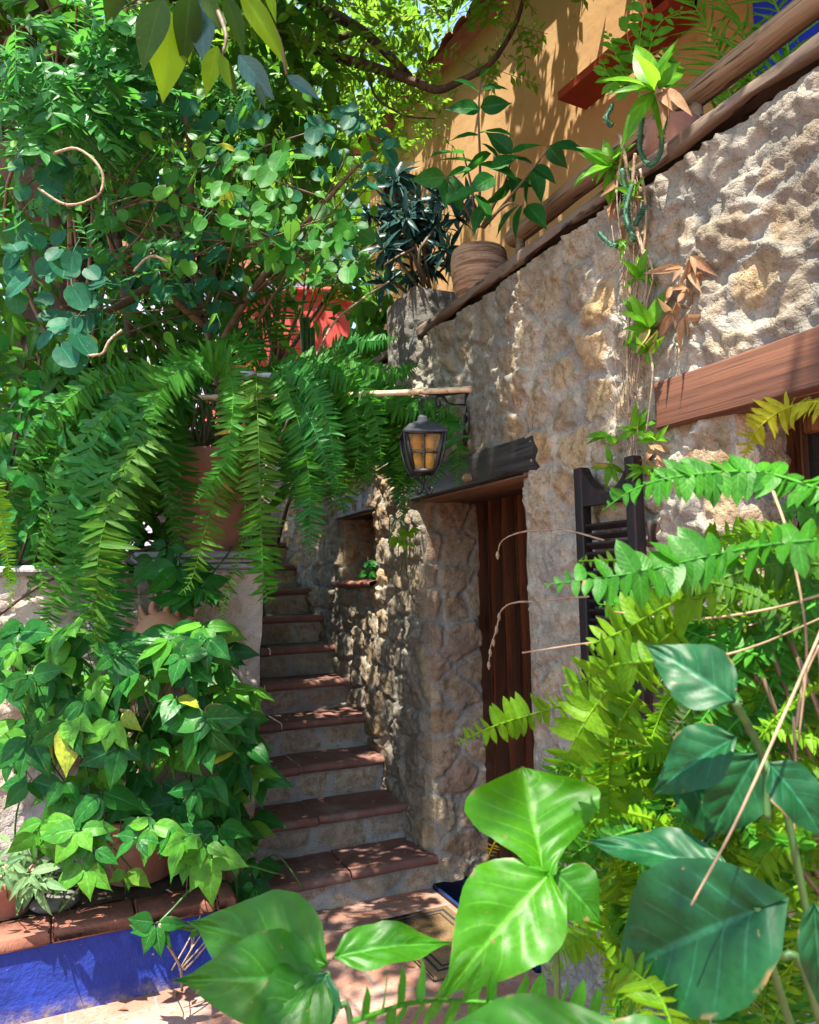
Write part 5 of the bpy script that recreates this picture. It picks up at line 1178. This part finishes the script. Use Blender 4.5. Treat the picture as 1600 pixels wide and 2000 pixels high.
# ---- foreground ferns on the right
rf = thing('foreground_fern', (-.55, .75, 0), 'big sunlit yellow green sword fern in the right foreground', 'fern')
RF = [(G_fern, [(1700, 985), (1600, 955), (1480, 922), (1330, 930), (1240, 955), (1180, 995)], 30, 66, .90, 1.7, .3),
      (G_big, [(1640, 1050), (1500, 1065), (1390, 1085), (1230, 1120), (1068, 1142)], 23, 78, .80, 1.9, .1),
      (G_ferny, [(1330, 1220), (1250, 1290), (1170, 1370), (1120, 1450), (1085, 1530)], 22, 82, .95, 1.5, .0),
      (G_ferny, [(1230, 1360), (1130, 1370), (1040, 1395), (960, 1420), (893, 1452)], 23, 50, 1.2, 1.5, .1),
      (G_yel, [(1700, 800), (1600, 785), (1530, 800), (1478, 840), (1452, 895)], 40, 50, 1.05, .95, .25),
      (G_ferny, [(1400, 1160), (1310, 1180), (1220, 1230), (1150, 1260)], 15, 74, .9, 1.6, .0),
      (G_ferny, [(1500, 1180), (1420, 1150), (1320, 1100), (1150, 1095), (1130, 1100)], 26, 26, 1.1, 1.5, .0),
      (G_fern, [(1480, 1280), (1360, 1240), (1260, 1190), (1170, 1180)], 20, 60, 1.0, 1.5, .1),
      (G_ferny, [(1280, 1290), (1200, 1300), (1140, 1330), (1100, 1340)], 12, 66, .85, 1.5, .0),
      (G_ferny, [(1250, 1350), (1200, 1440), (1190, 1540), (1190, 1640)], 22, 60, 1.0, 1.5, .0),
      (G_ferny, [(1170, 1640), (1215, 1720), (1240, 1820), (1180, 1930)], 26, 58, 1.05, 1.5, .0),
      (G_yel, [(1000, 1620), (970, 1640), (955, 1670), (940, 1700)], 12, 18, 1.3, 1.6, .0),
      (G_fern, [(690, 1995), (800, 1960), (900, 1955), (1050, 1965), (1180, 1985), (1300, 2010)], 17, 84, .72, 1.7, -.35),
      (G_ferny, [(1330, 2060), (1290, 1950), (1240, 1900), (1200, 1870)], 14, 62, .7, 1.5, .0),
      (G_fern, [(1480, 2060), (1440, 1980), (1360, 1880), (1300, 1850)], 16, 58, .75, 1.6, .0),
      (G_ferny, [(1490, 1480), (1510, 1600), (1470, 1650), (1450, 1700)], 18, 40, .9, 1.8, .0),
      (G_fern, [(1600, 1620), (1540, 1650), (1480, 1640), (1440, 1600)], 16, 52, .85, 1.8, .0),
      (G_ferny, [(1620, 1760), (1560, 1830), (1540, 1920), (1500, 2020)], 22, 50, .9, 1.6, .0)]
for m_, q, n, pp, d, w_, dr in RF:
    frond(rf, m_, [(x, y, .05*i*(1 if i < 3 else .6)) for i, (x, y) in enumerate(q)], n, pp/PX*d, d, tpl=T_pinw, wid=w_*.85, droop=.05, grav=max(0, dr), r=.0022, N0=unit(VIEW+A([0, 0, .35+dr])+rng.normal(size=3)*.2), ang=.25)
# fillers
rf2 = thing('foreground_fern', (-.30, 1.15, 0), 'tangle of light green fern fronds behind the big foreground leaves', 'fern')
for q in range(66):
    d = 1.0+.35*rng.random(); cx, cy = 1590+90*rng.normal(), 1230+200*rng.normal(); a = rng.uniform(2.2, 4.4); L_ = 230+200*rng.random()
    x1, y1 = cx+L_*math.cos(a), cy-L_*.75*math.sin(a)
    if x1 < 1170 or y1 < 940 or (x1 < 1300 and y1 < 1330): continue
    mt_ = [G_ferny, G_fern, G_ferny, G_lime, G_ferno][q % 5]
    frond(rf2, mt_, [(cx, cy, 0), ((cx+x1)/2, (cy+y1)/2-35, 0), (x1, y1, -.03), (x1-25, y1+45, -.03)], 30, (30+24*rng.random())/PX*d, d, tpl=T_pinw, wid=.95, droop=.05, grav=.15, N0=unit(VIEW+A([0, 0, .5])+rng.normal(size=3)*.5))
for q in range(46):
    d = 1.0+.3*rng.random(); cx, cy = (1230+50*rng.normal(), 1700+110*rng.normal()) if q % 2 else (1560+50*rng.normal(), 1680+170*rng.normal()); a = rng.uniform(3.6, 5.8); L_ = 130+90*rng.random(); x1, y1 = cx+L_*math.cos(a), cy-L_*math.sin(a)
    if x1 < 1120 or (x1 < 1260 and y1 < 1400): continue
    frond(rf2, [G_ferny, G_fern, G_lime][q % 3], [(cx, cy, 0), ((cx+x1)/2, (cy+y1)/2-25, 0), (x1, y1, 0), (x1+10*rng.normal(), y1+45, 0)], 26, (30+16*rng.random())/PX*d, d, tpl=T_pinw, wid=1.0, N0=unit(VIEW+A([0, 0, .5])+rng.normal(size=3)*.5))
for q in range(44):
    d = 1.1+.35*rng.random(); cx, cy = 1330+80*rng.normal(), 1520+150*rng.normal(); a = rng.uniform(2.6, 4.6); L_ = 140+110*rng.random(); x1, y1 = cx+L_*math.cos(a), cy-L_*.8*math.sin(a)
    if x1 < 1060 or (x1 < 1270 and y1 < 1340) or (x1 < 1180 and y1 < 1480): continue
    frond(rf2, [G_ferny, G_fern, G_ferny, G_lime][q % 4], [(cx, cy, 0), ((cx+x1)/2, (cy+y1)/2-28, 0), (x1, y1, -.02), (x1-15, y1+50, -.02)], 26, (30+18*rng.random())/PX*d, d, tpl=T_pinw, wid=1.0, grav=.15, N0=unit(VIEW+A([0, 0, .5])+rng.normal(size=3)*.5))
for q in range(16):
    d = .95+.3*rng.random(); cx, cy = 1500+90*rng.normal(), 1750+110*rng.normal(); a = rng.uniform(0, 6.28); L_ = 150+100*rng.random(); x1, y1 = cx+L_*math.cos(a), cy+L_*math.sin(a)
    frond(rf2, [G_ferny, G_fern][q % 2], [(cx, cy, 0), ((cx+x1)/2, (cy+y1)/2-25, 0), (x1, y1, 0), (x1+10*rng.normal(), y1+35, 0)], 18, (30+20*rng.random())/PX*d, d, tpl=T_pinw, wid=1.4, N0=unit(VIEW+A([0, 0, .5])+rng.normal(size=3)*.5))
g = MB()
for q in range(10): g.tube(spline([(-.45+rng.normal()*.06, .85+rng.normal()*.1, .0), (-.42+rng.normal()*.06, .85+rng.normal()*.08, .7), at(1500+60*rng.normal(), 1350+120*rng.normal(), 1.0+.1*rng.random())], 14), .0035, 5)
g.build('stems', M_stemb, rf2)
# dry vine stalks crossing the fern
g = MB()
for q in ([(1350, 1768, .72), (1440, 1600, .74), (1530, 1400, .78), (1640, 1150, .85)], [(1020, 1275, 1.1), (1200, 1250, 1.1), (1400, 1240, 1.1), (1600, 1170, 1.1)], [(1200, 1195, 1.0), (1340, 1210, 1.0), (1500, 1190, 1.0), (1640, 1150, 1.0)], [(1560, 1450, .85), (1575, 1250, .85), (1540, 1050, .9), (1510, 960, .95)], [(1600, 1260, .9), (1570, 1330, .9), (1555, 1420, .9)], [(1620, 1200, .95), (1480, 1260, 1.0), (1340, 1300, 1.0)], [(1545, 1680, .9), (1555, 1560, .9), (1550, 1400, .9)]):
    g.tube(spline([at(*p) for p in q], 20), np.linspace(.0011, .0019, 20), 5, jit=.3)
tag(g.build('dry_vine', M_dryv), 'thin dry brown vine stalks crossing the foreground fern', 'vine')
g = MB()
for q in ([(1030, 1037, 2.2), (1000, 1045, 2.3), (978, 1060, 2.35), (972, 1085, 2.38)], [(1040, 1175, 2.1), (1000, 1178, 2.2), (978, 1195, 2.25), (970, 1230, 2.28), (958, 1265, 2.3), (955, 1300, 2.3)], [(1180, 1055, 1.9), (1100, 1035, 2.0), (1030, 1037, 2.2)], [(1150, 1165, 1.8), (1090, 1170, 2.0), (1040, 1175, 2.1)]):
    g.tube(spline([at(*p) for p in q], 24), np.linspace(.0030, .0016, 24), 5, jit=.6)
for x, y in ((972, 1085), (970, 1230), (964, 1255), (958, 1275), (955, 1300), (975, 1205)): p = at(x, y, 2.29); g.tube([p-A([0, 0, .012]), p, p+A([0, 0, .012])], [.002, .006, .003], 5)
tag(g.build('dry_tendril', M_dryv), 'pale curled dry tendrils hanging in front of the door', 'vine')

# ---- big foreground leaves
def bigplant(label, base, L, stems, name='arrowhead_vine'):
    t = thing(name, base, label, 'plant')
    for (x0, y0, x1, y1, d0, d1, wpx, tpl, mat, nh) in L:
        p, q = at(x0, y0, d0), at(x1, y1, d1); sz = np.linalg.norm(q-p); hw = .33 if tpl is T_big else (.5 if tpl is T_tri else .46)
        w_ = wpx/PX*((d0+d1)/2)/(2*hw*sz); b = MB(); b.leaves(tpl, p, q-p, unit(VIEW*nh[0]+A(nh[1])), sz, .3+.4*rng.random(), w_); b.build('leaf', mat, t)
    g = MB()
    for q in stems: g.tube(spline([at(*p) if len(p) == 3 and p[2] > .3 and abs(p[0]) > 5 else A(p) for p in q], 24), .0042, 7)
    g.build('stalk', M_stem, t); return t
bigplant('glossy lime green arrowhead plant with upright sunlit leaves in the foreground', (-1.03, 1.0, 0),
         [(1062, 1712, 1025, 1488, .98, 1.05, 268, T_tri, G_bigs, (.8, (0, 0, .55))), (1075, 1705, 862, 1925, .98, .88, 215, T_big, G_bigs, (.7, (0, 0, .7))), (1085, 1705, 1180, 1800, .99, .95, 120, T_big, G_big, (.8, (0, 0, .5)))],
         [[(1070, 1708, .98), (1080, 1800, .99), (1086, 1990, 1.02), (-1.05, 1.0, .5), (-1.05, 1.02, 0)]])
bigplant('dark teal arrowhead plant with broad leaves in the right foreground', (-.75, .78, 0),
         [(1485, 1775, 1165, 1905, .74, .80, 275, T_heart, G_bigd, (.8, (0, 0, .6))), (1432, 1715, 1145, 1600, .80, .86, 108, T_big, G_bigd, (.6, (-.1, 0, .9))), (1435, 1370, 1262, 1243, .78, .82, 135, T_big, G_bigd, (.8, (-.3, 0, .5))),
          (1440, 1440, 1245, 1540, .84, .88, 125, T_big, G_bigd, (.7, (0, 0, .7))), (1500, 1490, 1640, 1640, .80, .76, 110, T_big, G_bigd, (.8, (0, 0, .5))), (1480, 1470, 1380, 1660, .9, .88, 120, T_big, G_bigd, (.8, (0, 0, .5))), (1490, 1480, 1470, 1640, .92, .9, 90, T_big, G_bigd, (.8, (.2, 0, .3))), (1330, 1500, 1420, 1640, .98, .95, 120, T_big, G_bigd, (.8, (.2, 0, .5))), (1590, 1760, 1610, 2020, .7, .68, 70, T_big, G_bigd, (.7, (-.5, 0, .2)))],
         [[(1480, 1770, .74), (1520, 1860, .76), (1600, 1990, .78), (-.7, .7, .4), (-.7, .75, 0)], [(1434, 1714, .8), (1500, 1860, .8), (-.72, .72, .5), (-.7, .75, 0)], [(1490, 1480, .85), (1560, 1700, .85), (-.70, .72, .4), (-.7, .75, 0)], [(1435, 1370, .78), (1490, 1480, .85), (1500, 1600, .85)]])
bigplant('mid green arrowhead plant with three spread leaves at the bottom centre', (-1.3, 1.05, 0),
         [(640, 1885, 352, 1772, 1.02, 1.06, 195, T_big, G_big, (.75, (0, 0, .7))), (650, 1872, 892, 1805, 1.02, 1.05, 95, T_big, G_big, (.6, (0, 0, .9))), (630, 1915, 350, 1905, 1.01, .95, 175, T_big, G_big, (.7, (0, 0, .5))), (636, 1908, 480, 2045, 1.01, .92, 150, T_big, G_big, (.8, (0, 0, .5))), (640, 1900, 560, 2060, 1.01, .95, 110, T_big, G_bigd, (.8, (0, 0, .4)))],
         [[(638, 1900, 1.01), (660, 1960, 1.02), (690, 2040, 1.03), (-1.28, 1.05, .4), (-1.28, 1.05, 0)]])
bigplant('large bright leaf lying along the bottom edge of the foreground', (-1.0, .72, 0),
         [(1260, 2070, 690, 2020, .60, .62, 190, T_big, G_big, (.6, (0, 0, .8))), (1150, 2090, 1420, 2010, .62, .62, 140, T_big, G_big, (.6, (0, 0, .8)))],
         [[(1240, 2062, .6), (1250, 2150, .62), (-1.0, .72, .5), (-1.0, .75, 0)]])

# ---- petals and fallen leaves on the stairs and floor
def fallen(P, n, lab, mats, grp):
    for q in range(n):
        p = A(P(q)); b = MB(); a = rng.random()*6.28; b.leaves(T_lan, p+A([0, 0, .006]), A([math.cos(a), math.sin(a), .05]), unit(A([0, 0, 1.])+rng.normal(size=3)*.2), .03+.03*rng.random(), wid=1.2)
        tag(b.build('fallen_leaf', mats[q % len(mats)], origin=p), lab, 'leaf', grp)
def step_pt(q):
    kk = q % 5; return (rng.uniform(-.85, -.06), SY+RU*kk+rng.uniform(.03, .2), SZ+RI*kk+.001)
fallen(step_pt, 22, 'small dry tan fallen leaf lying on a dark red stair tread', [G_dry], 'dry fallen leaves on the stairs')
fallen(step_pt, 8, 'small yellow fallen leaf lying on a dark red stair tread', [G_yel], 'yellow fallen leaves on the stairs')
fallen(lambda q: (rng.uniform(-1.5, -.2), rng.uniform(2.3, 3.3), .002), 14, 'dry fallen leaf lying on the clay floor tiles', [G_dry], 'fallen leaves on the floor')
for o in bpy.data.objects:
    if 'org' in o: del o['org']
